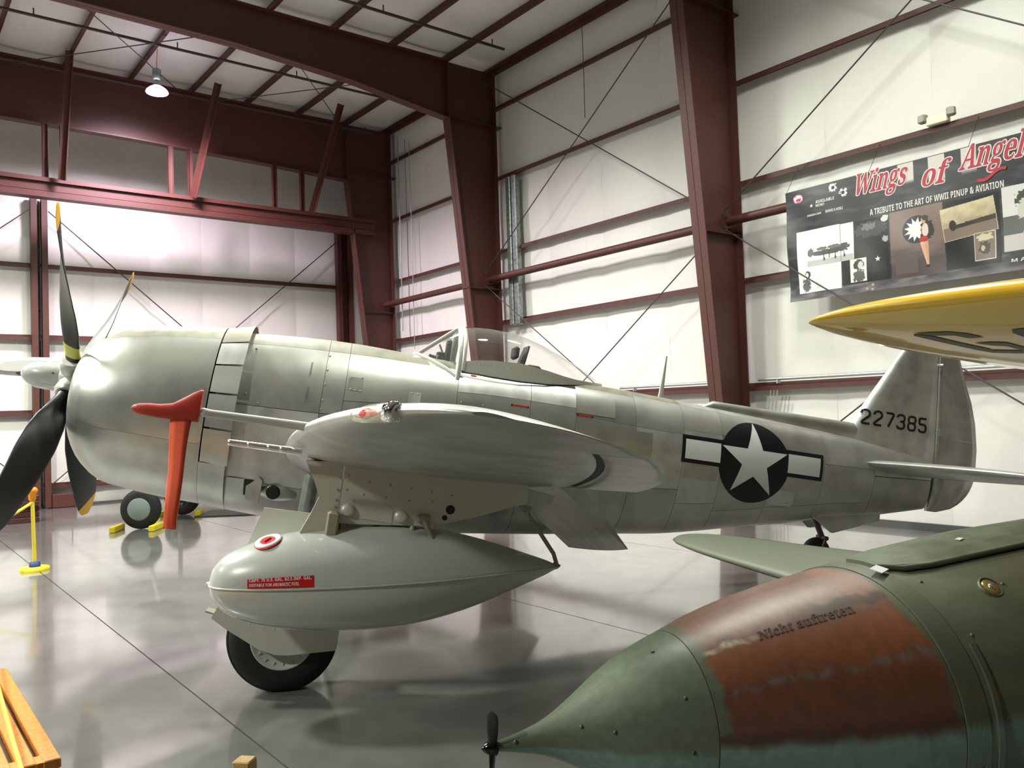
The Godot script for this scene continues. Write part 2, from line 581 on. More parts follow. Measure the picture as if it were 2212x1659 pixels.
	for c in [[-21.55, 4.6, 10.5, 0.018], [-21.15, 4.2, 10.3, 0.006], [-20.9, 4.0, 10.2, 0.012], [-13.35, 8.6, 10.9, 0.008]]:
		m = MB.new()
		path(m, [Vector3(12.80, c[1], c[0]), Vector3(12.80, (c[1] + c[2]) * 0.5, c[0] + 0.01), Vector3(12.80, c[2], c[0])], c[3], 6)
		obj("conduit", m, M.conduit if c[3] > 0.01 else M.rod, wr)
	for zz in [[-12.6, -9.75], [-9.1, -1.0]]:
		m = MB.new()
		tube(m, Vector3(12.84, 2.50, zz[0]), Vector3(12.84, 2.50, zz[1]), 0.030, 10)
		var zc2: float = zz[0] + 0.4
		while zc2 < zz[1]:
			box(m, Vector3(12.86, 2.47, zc2), Vector3(0.09, 0.1, 0.03))
			zc2 += 2.2
		obj("conduit", m, M.conduit, wr)
	for i in 3:
		m = MB.new()
		path(m, [Vector3(12.84, 2.3, -8.85 + i * 0.07), Vector3(12.84, 1.6, -8.98 + i * 0.07), Vector3(12.84, 0.2, -9.0 + i * 0.07)], 0.012, 6)
		obj("conduit", m, M.conduit, wr)
	m = MB.new()
	box(m, Vector3(WX - 0.05, 0.06, (BZ + FZ) * 0.5), Vector3(0.05, 0.12, FZ - BZ))
	obj("base_angle", m, M.dark_grey, wr)

	# back wall with sliding door leaves
	var wb = struct("wall_back", "white back wall with dark steel framing above the doors")
	m = MB.new()
	box(m, Vector3((LX + WX) * 0.5, ROOF * 0.5, BZ - 0.16), Vector3(WX - LX + 1.0, ROOF + 0.4, 0.16))
	obj("cladding", m, M.galv, wb)
	x = WX
	k2 = 0
	while x > LX:
		var w2 := minf(1.83, x - LX)
		obj("insulation_strip", blanket(Vector3(x, 8.3, BZ), Vector3(-1, 0, 0), w2, [8.3, 9.6, ROOF + 0.05], Vector3(0, 0, 1), 300 + k2), M.blanket, wb)
		x -= w2
		k2 += 1
	obj("insulation_strip", blanket(Vector3(WX, 0, BZ), Vector3(-1, 0, 0), 0.75, [0.0, 2.43, 4.36, 6.2, 8.3], Vector3(0, 0, 1), 390), M.blanket, wb)
	# header: stacked channels in the plane of the end frame, tied up to its rafter
	for h in [[7.61, 0.14, 0.30], [7.80, 0.20, 0.22], [7.96, 0.10, 0.36]]:
		m = MB.new()
		box(m, Vector3((LX + 12.3) * 0.5, h[0], -22.3), Vector3(12.3 - LX, h[1], h[2]))
		obj("header_beam", m, M.steel, wb)
	for sx in [3.46, 3.84, 6.34, 6.84, 9.15, 9.97, 0.6, 1.1, -2.3, -1.8, -5.2]:
		m = MB.new()
		box(m, Vector3(sx, 8.65, -22.2), Vector3(0.11, 1.35, 0.02))
		for e in [-0.055, 0.055]: box(m, Vector3(sx + e, 8.65, -22.2), Vector3(0.012, 1.35, 0.12))
		obj("header_post", m, M.steel, wb)
	for sx in [[3.85, 3.77, -21.29], [7.31, 6.82, -21.31], [10.6, 10.13, -20.91], [0.6, 0.5, -21.2], [-2.6, -2.4, -21.2]]:
		m = MB.new()
		var a := Vector3(sx[0], ROOF - 0.2, sx[2])
		var b2 := Vector3(sx[1], 7.95, -21.98)
		var ex := (b2 - a).normalized()
		var ez := ex.cross(Vector3.RIGHT).normalized()
		var bs := Basis(ex, ez.cross(ex), ez)
		box(m, (a + b2) * 0.5, Vector3(a.distance_to(b2), 0.16, 0.02), bs)
		box(m, (a + b2) * 0.5 + bs * Vector3(0, 0.07, 0.05), Vector3(a.distance_to(b2), 0.02, 0.1), bs)
		obj("kicker_brace", m, M.steel, wb)
	m = MB.new()
	box(m, Vector3(12.1, 4.1, BZ + 0.14), Vector3(0.22, 8.2, 0.16))
	box(m, Vector3(12.3, 4.1, BZ + 0.26), Vector3(0.1, 8.2, 0.3))
	obj("door_jamb", m, M.steel, wb)
	# door leaves
	door_leaf(1, 3.62, 11.98)
	door_leaf(2, -4.9, 3.5)
	door_leaf(3, -13.4, -5.0)
	m = MB.new()
	box(m, Vector3((LX + WX) * 0.5, 0.02, BZ + 0.12), Vector3(WX - LX, 0.05, 0.1))
	obj("door_track", m, M.dark_grey, wb)

	# the two walls behind the camera
	var wl = struct("wall_left", "grey metal wall on the far left of the hall, coloured dark to cut bounced light")
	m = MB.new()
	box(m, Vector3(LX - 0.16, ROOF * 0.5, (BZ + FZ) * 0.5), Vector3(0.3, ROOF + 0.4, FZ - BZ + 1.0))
	obj("cladding", m, M.wall_dimmed, wl)
	var wf2 = struct("wall_front", "grey metal wall at the near end of the hall, coloured dark to cut bounced light")
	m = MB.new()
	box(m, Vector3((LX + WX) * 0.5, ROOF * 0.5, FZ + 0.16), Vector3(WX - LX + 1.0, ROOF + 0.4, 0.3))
	obj("cladding", m, M.wall_dimmed, wf2)
	for y in GY:
		obj("girt", girt(Vector3(LX, y, FZ), Vector3(LX, y, BZ), Vector3(1, 0, 0)), M.steel, wl)
		obj("girt", girt(Vector3(WX, y, FZ), Vector3(LX, y, FZ), Vector3(0, 0, -1)), M.steel, wf2)

func door_leaf(n: int, x0: float, x1: float):
	var d = struct("door_%d" % n, "white sliding hangar door leaf with red frame" )
	var z := BZ + 0.02
	var ys := [0.05, 0.55, 2.43, 4.36, 6.2, 7.98]
	var k := 0
	var x := x1
	while x > x0 + 0.05:
		var w := minf(1.42, x - x0)
		obj("insulation_strip", blanket(Vector3(x, 0.05, z), Vector3(-1, 0, 0), w, ys, Vector3(0, 0, 1), 500 + n * 20 + k), M.blanket, d)
		x -= w
		k += 1
	for y in [0.55, 2.43, 4.36, 6.2]:
		obj("girt", girt(Vector3(x1, y, z), Vector3(x0, y, z), Vector3(0, 0, 1)), M.steel, d)
	for e in [[x0 + 0.06, 1], [x1 - 0.06, -1]]:
		var m := MB.new()
		box(m, Vector3(e[0], 4.0, z + 0.14), Vector3(0.13, 7.95, 0.02))
		box(m, Vector3(e[0] + 0.06 * e[1], 4.0, z + 0.24), Vector3(0.016, 7.95, 0.22))
		box(m, Vector3(e[0], 4.0, z + 0.34), Vector3(0.14, 7.95, 0.016))
		obj("stile", m, M.steel, d)
	if n == 1:
		var m := MB.new()
		box(m, Vector3(x0 + 0.42, 0.18, z + 0.28), Vector3(0.55, 0.34, 0.22), Basis.IDENTITY, 0.01)
		obj("drive_box", m, M.steel, d)
		m = MB.new()
		tube(m, Vector3(x0 + 0.6, 0.35, z + 0.3), Vector3(x0 + 0.6, 0.95, z + 0.3), 0.012, 6)
		obj("lock_bar", m, M.rod, d)
	for f in 2:
		var m := MB.new()
		tube(m, Vector3(x0 + 0.15, 0.6 if f == 0 else 7.6, z + 0.3), Vector3(x1 - 0.15, 7.6 if f == 0 else 0.6, z + 0.3), 0.016, 6)
		obj("brace_rod", m, M.rod, d)

# ------------------------------------------------------------------ the bare-metal fighter
# its own axes: x aft from the spinner tip along the thrust line, y up, z to its left wing
const FO := Vector3(1.246, 2.634, -9.528)
const HEAD := 26.65
const PITCH := 10.14
func fighter_basis() -> Basis:
	var h := deg_to_rad(HEAD)
	var p := deg_to_rad(PITCH)
	var a := Vector3(cos(h), 0, sin(h))
	var aft := a * cos(p) - Vector3.UP * sin(p)
	var up := Vector3.UP * cos(p) + a * sin(p)
	return Basis(aft, up, aft.cross(up))

# station tables: x, top, bottom, half width, height of the widest line
const FUS := [[1.7, 0.7, -1.06, 0.62, -0.15, 2.00], [2.0, 0.725, -1.095, 0.635, -0.15, 2.00], [2.4, 0.765, -1.13, 0.645, -0.15, 2.00], [3.2, 0.8, -1.165, 0.64, -0.14, 2.10], [3.9, 0.78, -1.15, 0.63, -0.12, 2.50], [4.65, 0.765, -1.07, 0.6, -0.08, 2.90], [5.5, 0.76, -0.98, 0.57, -0.02, 2.70], [6.28, 0.755, -0.885, 0.53, 0.02, 2.25], [6.9, 0.735, -0.81, 0.49, 0.06, 2.05], [7.44, 0.71, -0.71, 0.45, 0.08, 2.00], [7.91, 0.69, -0.61, 0.41, 0.11, 2.00], [8.41, 0.665, -0.52, 0.36, 0.14, 2.00], [8.9, 0.64, -0.4, 0.3, 0.17, 2.00], [9.73, 0.585, -0.25, 0.2, 0.21, 2.00], [10.28, 0.54, -0.12, 0.115, 0.24, 2.00]]
const COWL := [[0.6, 0.25, -0.56, 0.44, -0.12, 2.0], [0.615, 0.3, -0.64, 0.5, -0.13, 2.0], [0.65, 0.36, -0.72, 0.555, -0.14, 2.0], [0.73, 0.445, -0.83, 0.605, -0.15, 2.0], [0.87, 0.55, -0.945, 0.65, -0.16, 2.0], [1.15, 0.645, -1.015, 0.69, -0.16, 2.0], [1.46, 0.7, -1.055, 0.7, -0.16, 2.0], [1.9, 0.755, -1.085, 0.7, -0.16, 2.0], [2.2, 0.775, -1.105, 0.7, -0.16, 2.0]]
static func tab(T: Array, s: float) -> Array:
	var i := 0
	while i < T.size() - 2 and s > T[i + 1][0]: i += 1
	var a = T[i]
	var b = T[i + 1]
	var p = T[maxi(i - 1, 0)]
	var q = T[mini(i + 2, T.size() - 1)]
	var f := clampf((s - a[0]) / (b[0] - a[0]), 0.0, 1.0)
	var o := []
	for k in range(1, a.size()):
		if p == a or q == b: o.append(lerpf(a[k], b[k], f))
		else: o.append(cubic_interpolate_in_time(a[k], b[k], p[k], q[k], f, b[0] - a[0], p[0] - a[0], q[0] - a[0]))
	return o
# point on the skin: angle from the top, positive on the left side; the last column squares the shoulders
static func skin(T: Array, s: float, th: float, off := 0.0) -> Vector3:
	var r := tab(T, s)
	var c := cos(th)
	var sn := sin(th)
	if c >= 0:
		var e: float = 2.0 / r[4]
		return Vector3(s, r[3] + (r[0] - r[3] + off) * pow(c, e), (r[2] + off) * pow(absf(sn), e) * signf(sn))
	return Vector3(s, r[3] + (r[3] - r[1] + off) * c, (r[2] + off) * sn)
static func ang(T: Array, s: float, y: float) -> float:
	var r := tab(T, s)
	if y >= r[3]: return acos(clampf(pow((y - r[3]) / (r[0] - r[3]), r[4] * 0.5), -1, 1))
	return acos(clampf((y - r[3]) / (r[3] - r[1]), -1, 1))
static func skin_z(T: Array, s: float, y: float) -> float:
	var r := tab(T, s)
	if y >= r[3]: return r[2] * pow(maxf(0.0, 1.0 - pow(clampf((y - r[3]) / (r[0] - r[3]), 0, 1), r[4])), 1.0 / r[4])
	var c := clampf((y - r[3]) / (r[3] - r[1]), -1, 1)
	return r[2] * sqrt(1.0 - c * c)

# skin panel with turned-in edges: stations s0..s1, angles t0..t1 (degrees), proud by off at both ends
func panel(T: Array, s0: float, s1: float, t0: float, t1: float, o0 := 0.0, o1 := 0.0, gap := 0.004, thick := 0.018) -> MB:
	var m := MB.new()
	var a0 := deg_to_rad(t0)
	var a1 := deg_to_rad(t1)
	var rr: float = tab(T, (s0 + s1) * 0.5)[2]
	var gt := gap * 0.5 / maxf(rr, 0.1)
	if t1 - t0 < 359.0:
		a0 += gt; a1 -= gt
	var sa := s0 + gap * 0.5
	var sb := s1 - gap * 0.5
	var ns := maxi(2, int(ceil((sb - sa) / 0.09)))
	var nt := maxi(2, int(ceil(rad_to_deg(a1 - a0) / 4.0)))
	var rows := []
	for i in ns + 1:
		var f := float(i) / ns
		var s := lerpf(sa, sb, f)
		var row := []
		for j in nt + 1: row.append(skin(T, s, lerpf(a0, a1, float(j) / nt), lerpf(o0, o1, f)))
		rows.append(row)
	var mid := Vector3((s0 + s1) * 0.5, tab(T, (s0 + s1) * 0.5)[3], 0)
	sheet(m, rows, mid, true)
	# turned-in edges
	var inn := func(p: Vector3) -> Vector3: return p + (Vector3(p.x, mid.y, 0) - p).normalized() * thick
	for e in 4:
		var line := []
		if e < 2:
			for j in nt + 1: line.append(rows[0 if e == 0 else ns][j])
		else:
			for i in ns + 1: line.append(rows[i][0 if e == 2 else nt])
		var l2 := []
		for p in line: l2.append(inn.call(p))
		var c: Vector3 = rows[ns / 2][nt / 2]
		sheet(m, [line, l2], c, false)
	return m

# flat shape in (x, y) laid on the left or right skin, cut in small pieces to follow the curve
func lay(m: MB, poly: PackedVector2Array, fz: Callable, side: float, lift: float, cell := 0.06):
	var lo := poly[0]
	var hi := poly[0]
	for p in poly:
		lo = lo.min(p); hi = hi.max(p)
	var x := lo.x
	while x < hi.x:
		var y := lo.y
		while y < hi.y:
			var sq := PackedVector2Array([Vector2(x, y), Vector2(x + cell, y), Vector2(x + cell, y + cell), Vector2(x, y + cell)])
			for piece in Geometry2D.intersect_polygons(poly, sq):
				var idx := Geometry2D.triangulate_polygon(piece)
				var t := PackedVector3Array()
				for k in idx:
					var p: Vector2 = piece[k]
					t.append(Vector3(p.x, p.y, side * (fz.call(p.x, p.y) + lift)))
				m.add(orient(t, Vector3(0, 0, side)), true, Vector3(lo.x, lo.y, -side * 50.0))
			y += cell
		x += cell
static func orient(t: PackedVector3Array, n: Vector3) -> PackedVector3Array:
	var o := PackedVector3Array()
	for i in range(0, t.size(), 3):
		var up := (t[i + 1] - t[i]).cross(t[i + 2] - t[i]).dot(n) > 0
		o.append(t[i]); o.append(t[i + 1] if up else t[i + 2]); o.append(t[i + 2] if up else t[i + 1])
	return o
static func rect2(x0: float, y0: float, x1: float, y1: float) -> PackedVector2Array:
	return PackedVector2Array([Vector2(x0, y0), Vector2(x1, y0), Vector2(x1, y1), Vector2(x0, y1)])
static func disc2(c: Vector2, r: float, n := 40) -> PackedVector2Array:
	var p := PackedVector2Array()
	for i in n: p.append(c + Vector2(cos(TAU * i / n), sin(TAU * i / n)) * r)
	return p
static func star2(c: Vector2, r: float) -> PackedVector2Array:
	var p := PackedVector2Array()
	for i in 10:
		var a := PI / 2 + TAU * i / 10
		p.append(c + Vector2(cos(a), sin(a)) * (r if i % 2 == 0 else r * 0.382))
	return p
# block numerals drawn as strokes with cut corners, one unit high, 0.56 wide
const STROKES := {"2": [[[0.0, 0.74], [0.0, 0.86], [0.14, 1.0], [0.42, 1.0], [0.56, 0.86], [0.56, 0.62], [0.0, 0.12], [0.0, 0.0], [0.56, 0.0]]], "7": [[[0.0, 1.0], [0.56, 1.0], [0.56, 0.86], [0.2, 0.0]]], "3": [[[0.0, 0.8], [0.0, 0.88], [0.12, 1.0], [0.44, 1.0], [0.56, 0.88], [0.56, 0.64], [0.44, 0.52], [0.22, 0.52]], [[0.44, 0.52], [0.56, 0.4], [0.56, 0.12], [0.44, 0.0], [0.12, 0.0], [0.0, 0.12], [0.0, 0.2]]], "8": [[[0.12, 0.52], [0.0, 0.64], [0.0, 0.88], [0.12, 1.0], [0.44, 1.0], [0.56, 0.88], [0.56, 0.64], [0.44, 0.52]], [[0.12, 0.52], [0.44, 0.52]], [[0.12, 0.52], [0.0, 0.4], [0.0, 0.12], [0.12, 0.0], [0.44, 0.0], [0.56, 0.12], [0.56, 0.4], [0.44, 0.52]]], "5": [[[0.56, 1.0], [0.0, 1.0], [0.0, 0.56], [0.42, 0.56], [0.56, 0.44], [0.56, 0.12], [0.44, 0.0], [0.12, 0.0], [0.0, 0.12], [0.0, 0.2]]]}

# wing shape
const C0 := 2.95
const HALF := 6.21
static func wchord(z: float) -> float: return C0 * sqrt(maxf(0.0004, 1.0 - pow(z / HALF, 2.0)))
static func wle(z: float) -> float: return 2.72 + 0.33 * (C0 - wchord(z))
static func wy(z: float) -> float: return -0.52 + 0.0975 * z
static func wth(z: float) -> float: return lerpf(0.155, 0.095, z / HALF)
static func foil(x: float, t: float) -> float:
	return 5.0 * t * (0.2969 * sqrt(x) - 0.126 * x - 0.3516 * x * x + 0.2843 * x * x * x - 0.1036 * x * x * x * x)
# surface height above the chord line at x/c, up = 1 upper, -1 lower
static func wpt(z: float, x: float, up: float) -> Vector3:
	var c := wchord(z)
	var cam := 0.02 * (1.0 - pow((x - 0.4) / 0.6 if x > 0.4 else (0.4 - x) / 0.4, 2.0))
	var y := (cam + up * foil(x, wth(z))) * c
	var sx := x * c
	var inc := 0.02
	return Vector3(wle(z) + sx + y * inc, wy(z) + y - (sx - 0.3 * c) * inc, z)
static func section(z: float, xa: float, xb: float, side: float, n := 14) -> Array:
	var r := []
	for i in n + 1:
		var f := 1.0 - cos(PI * 0.5 * i / n) if xa <= 0.0 else float(i) / n
		var p := wpt(z, lerpf(xb, xa, 1.0 - f) if false else xa + (xb - xa) * f, 1.0)
		r.append(Vector3(p.x, p.y, p.z * side))
	for i in n + 1:
		var f := (1.0 - cos(PI * 0.5 * (n - i) / n)) if xa <= 0.0 else float(n - i) / n
		var p := wpt(z, xa + (xb - xa) * f, -1.0)
		r.append(Vector3(p.x, p.y, p.z * side))
	return r

func star_and_bars(par: Node, fz: Callable, side: float):
	var m := MB.new()
	lay(m, rect2(6.86, 0.04, 8.68, 0.345), fz, side, 0.004)
	lay(m, disc2(Vector2(7.77, 0.14), 0.455), fz, side, 0.0045)
	var o = obj("insignia", m, M.navy, par, "dark blue roundel with white star and bars")
	m = MB.new()
	lay(m, star2(Vector2(7.77, 0.155), 0.44), fz, side, 0.0075, 0.05)
	obj("star", m, M.white_paint, o, "white star")
	for b in [[6.90, 7.335], [8.205, 8.64]]:
		m = MB.new()
		lay(m, rect2(b[0], 0.085, b[1], 0.30), fz, side, 0.0075)
		obj("bar", m, M.white_paint, o, "white bar")

func make_fighter():
	var t = thing("fighter_aircraft", "bare aluminium propeller fighter with star insignia parked on its tail wheel", "aircraft", FO, fighter_basis())
	fighter_body(t)
	fighter_nose(t)
	for side in [1.0, -1.0]: fighter_wing(t, side)
	fighter_tail(t)
	fighter_cockpit(t)
	for side in [1.0, -1.0]: fighter_gear(t, side)

func fighter_body(t: Node):
	var fu := Node3D.new()
	put(fu, "fuselage", t)
	# dark inner shell under the skin panels
	var m := MB.new()
	var rings := []
	for i in 40:
		var s := lerpf(1.72, 10.27, i / 39.0)
		var r := []
		for j in 36: r.append(skin(FUS, s, TAU * j / 36, -0.02))
		rings.append(r)
	loft(m, rings)
	obj("inner_shell", m, M.liner, fu)
	var segs := [[1.95, 2.95, [32, 81, 128, 180]], [2.95, 3.165, [32, 81, 128, 180]], [3.165, 4.3, [32, 72, 118, 180]], [4.3, 5.09, [34, 60, 104, 180]], [5.09, 5.6, [34, 60, 104, 180]], [5.6, 6.3, [28, 66, 110, 180]], [6.3, 6.88, [24, 66, 112, 180]], [6.88, 7.36, [24, 60, 124, 180]], [7.36, 8.0, [24, 60, 132, 180]], [8.0, 8.7, [22, 70, 130, 180]], [8.7, 9.42, [22, 80, 130, 180]], [9.42, 10.28, [18, 90, 180]]]
	var k := 0
	for g in segs:
		var th: Array = g[2]
		# top strip
		var topmat = M.antiglare if (g[1] <= 4.3 or (g[0] > 5.5 and g[1] < 6.9)) else (M.liner if g[1] < 5.7 else M.alu2)
		obj("skin_panel", panel(FUS, g[0], g[1], -th[0], th[0]), topmat, fu, "olive grey anti-glare panel" if topmat == M.antiglare else "")
		for j in th.size() - 2:
			for side in [1, -1]:
				var a: float = th[j]
				var b: float = th[j + 1]
				obj("skin_panel", panel(FUS, g[0], g[1], a if side > 0 else -b, b if side > 0 else -a, 0.0, 0.0, 0.004 if g[0] < 5.5 else 0.0025), M["alu%d" % [0, 2, 1, 3, 0, 1, 2][k % 7]], fu)
			k += 1
		# belly panel across
		obj("skin_panel", panel(FUS, g[0], g[1], th[th.size() - 2], 360.0 - th[th.size() - 2]), M["alu%d" % [1, 3][k % 2]], fu)
	var fz := func(s: float, y: float) -> float: return skin_z(FUS, s, y)
	for side in [1.0, -1.0]:
		star_and_bars(t, fz, side)
		for d in [[4.89, 5.06, 0.372], [5.62, 5.78, 0.372], [4.43, 4.49, 0.622]]:
			m = MB.new()
			lay(m, rect2(d[0], d[2], d[1], d[2] + 0.014), fz, side, 0.005, 0.05)
			obj("step_mark", m, M.red_paint, t, "thin red dash")
		m = MB.new()
		for d in [[4.878, 0.368], [5.058, 0.368], [5.608, 0.368], [5.778, 0.368]]: lay(m, rect2(d[0], d[1], d[0] + 0.014, d[1] + 0.02), fz, side, 0.007, 0.05)
		obj("step_slot", m, M.black, t)
		# raised access covers and fasteners
		for c in [[3.19, 0.285, 3.335, 0.42], [4.33, 0.10, 4.60, 0.34], [3.80, 0.22, 3.93, 0.36], [5.60, 0.40, 6.05, 0.62], [6.92, -0.13, 7.32, 0.02], [8.02, -0.30, 8.36, -0.12], [6.05, 0.05, 6.5, 0.3]]:
			m = MB.new()
			lay(m, rect2(c[0], c[1], c[2], c[3]), fz, side, 0.004, 0.07)
			obj("access_cover", m, M["alu%d" % (int(c[0] * 10) % 4)], t)
		m = MB.new()
		for f in [[2.965, 0.60], [2.965, 0.45], [2.965, 0.30], [2.965, 0.14], [2.965, 0.05], [3.205, 0.405], [3.32, 0.42], [3.22, 0.29], [3.265, 0.285], [3.32, 0.285], [2.36, 0.02], [2.7, -0.14], [3.84, 0.34], [3.90, 0.34], [4.35, 0.325], [4.58, 0.325], [2.24, 0.56], [2.23, 0.1], [8.28, -0.26], [2.85, -1.03]]:
			var p := Vector3(f[0], f[1], side * (skin_z(FUS, f[0], f[1]) - 0.004))
			lathe(m, p, Vector3(0, (f[1] + 0.12) * 0.8, side), [[0, 0.011], [0.008, 0.011], [0.011, 0.006]], 8)
		obj("fastener", m, M.zinc, t)
		m = MB.new()
		for f in [[2.80, 0.37, 0.14], [2.80, 0.11, 0.15]]: lay(m, rect2(f[0], f[1], f[0] + 0.016, f[1] + f[2]), fz, side, 0.012, 0.05)
		obj("latch_strip", m, M.alu_bright, t)
		# lower intercooler door, its open flap and the exhaust outlet
		m = MB.new()
		lay(m, rect2(2.17, -0.905, 2.335, -0.735), fz, side, 0.012, 0.05)
		obj("intercooler_door", m, M.alu1, t)
		m = MB.new()
		lay(m, rect2(2.34, -0.90, 2.50, -0.735), fz, side, 0.006, 0.05)
		obj("intercooler_opening", m, M.black, t, "dark open duct")
		m = MB.new()
		var p0 := Vector3(2.36, -0.80, side * (skin_z(FUS, 2.36, -0.80)))
		prism(m, [[0, 0.11], [0.10, 0.13], [0.17, 0.07], [0.15, -0.16], [0.0, -0.13]], Basis(Vector3(0.92, 0, 0.38 * side), Vector3(0, 1, 0.12 * side), Vector3(-0.38, 0, 0.92) ).orthonormalized(), p0, -0.004, 0.004)
		obj("intercooler_flap", m, M.alu3, t)
		m = MB.new()
		var ex := []
		for i in 9:
			var f := i / 8.0
			var s := 2.50 + 0.40 * f
			var w := 0.085 * sqrt(sin(PI * clampf(0.16 + f * 0.84, 0, 1))) + 0.004
			var z := skin_z(FUS, s, -0.83) - 0.06
			ex.append(circ(Vector3(s, -0.83, side * z), Vector3(0, 1, -0.5 * side).normalized(), Vector3(0, 0.5, side).normalized(), w, 16, w * 1.4))
		loft(m, ex)
		obj("exhaust_fairing", m, M.alu1, t)
		m = MB.new()
		var oz := skin_z(FUS, 2.62, -0.83)
		lathe(m, Vector3(2.63, -0.83, side * (oz + 0.035)), Vector3(-0.2, -0.15, side), [[0, 0.070], [0.03, 0.068], [0.035, 0.06]], 20)
		obj("exhaust_outlet", m, M.black, t, "dark oval exhaust hole")
	# dorsal fillet, mast and aerial
	m = MB.new()
	var rg := []
	for i in 12:
		var f := i / 11.0
		var s := 7.16 + 2.3 * f
		var top: float = 0.69 + 0.105 * minf(1.0, f * 14.0) + 0.0 * f
		if f > 0.02: top = lerpf(0.795, 0.80, f)
		var w := lerpf(0.05, 0.075, f)
		var base: float = tab(FUS, s)[0] - 0.06
		rg.append([Vector3(s, base, w), Vector3(s, lerpf(base, top, 0.7), w * 0.8), Vector3(s, top, w * 0.3), Vector3(s, top, -w * 0.3), Vector3(s, lerpf(base, top, 0.7), -w * 0.8), Vector3(s, base, -w)])
	loft(m, rg)
	obj("dorsal_fillet", m, M.alu1, t)
	m = MB.new()
	var mast := []
	for i in 4:
		var f := i / 3.0
		mast.append(circ(Vector3(6.72 + 0.012 * f, 0.70 + 0.53 * f, 0), Vector3.RIGHT, Vector3.BACK, lerpf(0.034, 0.010, f), 10, lerpf(0.012, 0.006, f)))
	loft(m, mast)
	obj("antenna_mast", m, M.alu_paint, t)

func fighter_nose(t: Node):
	# cowling panels
	var cw := Node3D.new()
	put(cw, "cowling", t)
	var m := MB.new()
	var lip := []
	for s in [[0.74, -0.10], [0.66, -0.075], [0.615, -0.035], [0.60, 0.0]]:
		var r := []
		for j in 48: r.append(skin(COWL, s[0], TAU * j / 48, s[1]))
		lip.append(r)
	for s in [0.606, 0.62, 0.65, 0.69, 0.74]:
		var r := []
		for j in 48: r.append(skin(COWL, s, TAU * j / 48, 0.0))
		lip.append(r)
	loft(m, lip, false, true, Vector3(0.69, -0.2, 0) + Vector3(0.4, 0, 0))
	obj("lip", m, M.alu1, cw)
	var br := [33, 108, 180]
	obj("cowl_panel", panel(COWL, 0.74, 1.895, -br[0], br[0], 0, 0, 0.002), M.antiglare, cw, "olive grey anti-glare panel")
	for side in [1, -1]:
		obj("cowl_panel", panel(COWL, 0.74, 1.895, 33 if side > 0 else -108, 108 if side > 0 else -33, 0, 0, 0.002), M.alu0, cw)
	obj("cowl_panel", panel(COWL, 0.74, 1.895, 108, 252, 0, 0, 0.002), M.alu1, cw)
	# solid rear part below the flaps
	var tb := rad_to_deg(ang(COWL, 2.0, -0.62))
	obj("cowl_panel", panel(COWL, 1.895, 2.15, tb, 360 - tb, 0, 0.01, 0.003), M.alu1, cw)
	# cowl flaps, slightly open
	var ys := [0.57, 0.34, 0.06, -0.28, -0.62]
	var an := [0.0]
	for y in ys: an.append(rad_to_deg(ang(COWL, 2.0, y)))
	for i in an.size() - 1:
		for side in [1, -1]:
			var f = panel(COWL, 1.90, 2.175, an[i] if side > 0 else -an[i + 1], an[i + 1] if side > 0 else -an[i], 0.0, 0.045 - 0.006 * i, 0.014, 0.006)
			obj("cowl_flap", f, M.antiglare if i == 0 else M["alu%d" % [0, 2, 0, 1][i % 4]], t)
	# engine face
	m = MB.new()
	var er := []
	for s in [[0.9, 0.0], [0.95, 0.0]]:
		var r := []
		for j in 40: r.append(skin(COWL, s[0], TAU * j / 40, -0.03))
		er.append(r)
	loft(m, er)
	obj("baffle", m, M.liner, t)
	for i in 9:
		m = MB.new()
		var a := TAU * i / 9
		var d := Vector3(0, cos(a), sin(a))
		var prof := []
		for k in 10: prof.append([0.22 + 0.024 * k, 0.10 if k % 2 == 0 else 0.086])
		lathe(m, Vector3(0.84, 0, 0), d, prof, 10)
		obj("cylinder", m, M.rod, t)
	m = MB.new()
	lathe(m, Vector3.ZERO, Vector3.RIGHT, [[0.58, 0.10], [0.62, 0.2], [0.80, 0.26], [0.92, 0.27]], 24)
	obj("gearbox", m, M.galv, t)
	# propeller
	var pr := Node3D.new()
	put(pr, "propeller", t)
	m = MB.new()
	lathe(m, Vector3.ZERO, Vector3.RIGHT, [[0.0, 0.0], [0.006, 0.03], [0.03, 0.068], [0.08, 0.105], [0.15, 0.132], [0.24, 0.142], [0.33, 0.142], [0.385, 0.136]], 28)
	obj("spinner", m, M.tank, pr, "pale grey rounded hub dome")
	m = MB.new()
	lathe(m, Vector3(2.0 * 0.168, 0.03, 0.136), Vector3(0, 0.03, 0.136), [[0, 0.008], [0.008, 0.008]], 8)
	obj("plug", m, M.black, pr)
	m = MB.new()
	lathe(m, Vector3.ZERO, Vector3.RIGHT, [[0.375, 0.12], [0.40, 0.155], [0.45, 0.165], [0.56, 0.165], [0.595, 0.12]], 24)
	var rho := deg_to_rad(41.27)
	for i in 4:
		var a := rho + PI * 0.5 * i
		var d := Vector3(0, cos(a), sin(a))
		lathe(m, Vector3(0.5, 0, 0), d, [[0.05, 0.125], [0.15, 0.122], [0.2, 0.126], [0.225, 0.118], [0.25, 0.098]], 16)
	obj("hub", m, M.alu_paint, pr)
	for i in 4: blade(pr, rho + PI * 0.5 * i, i)

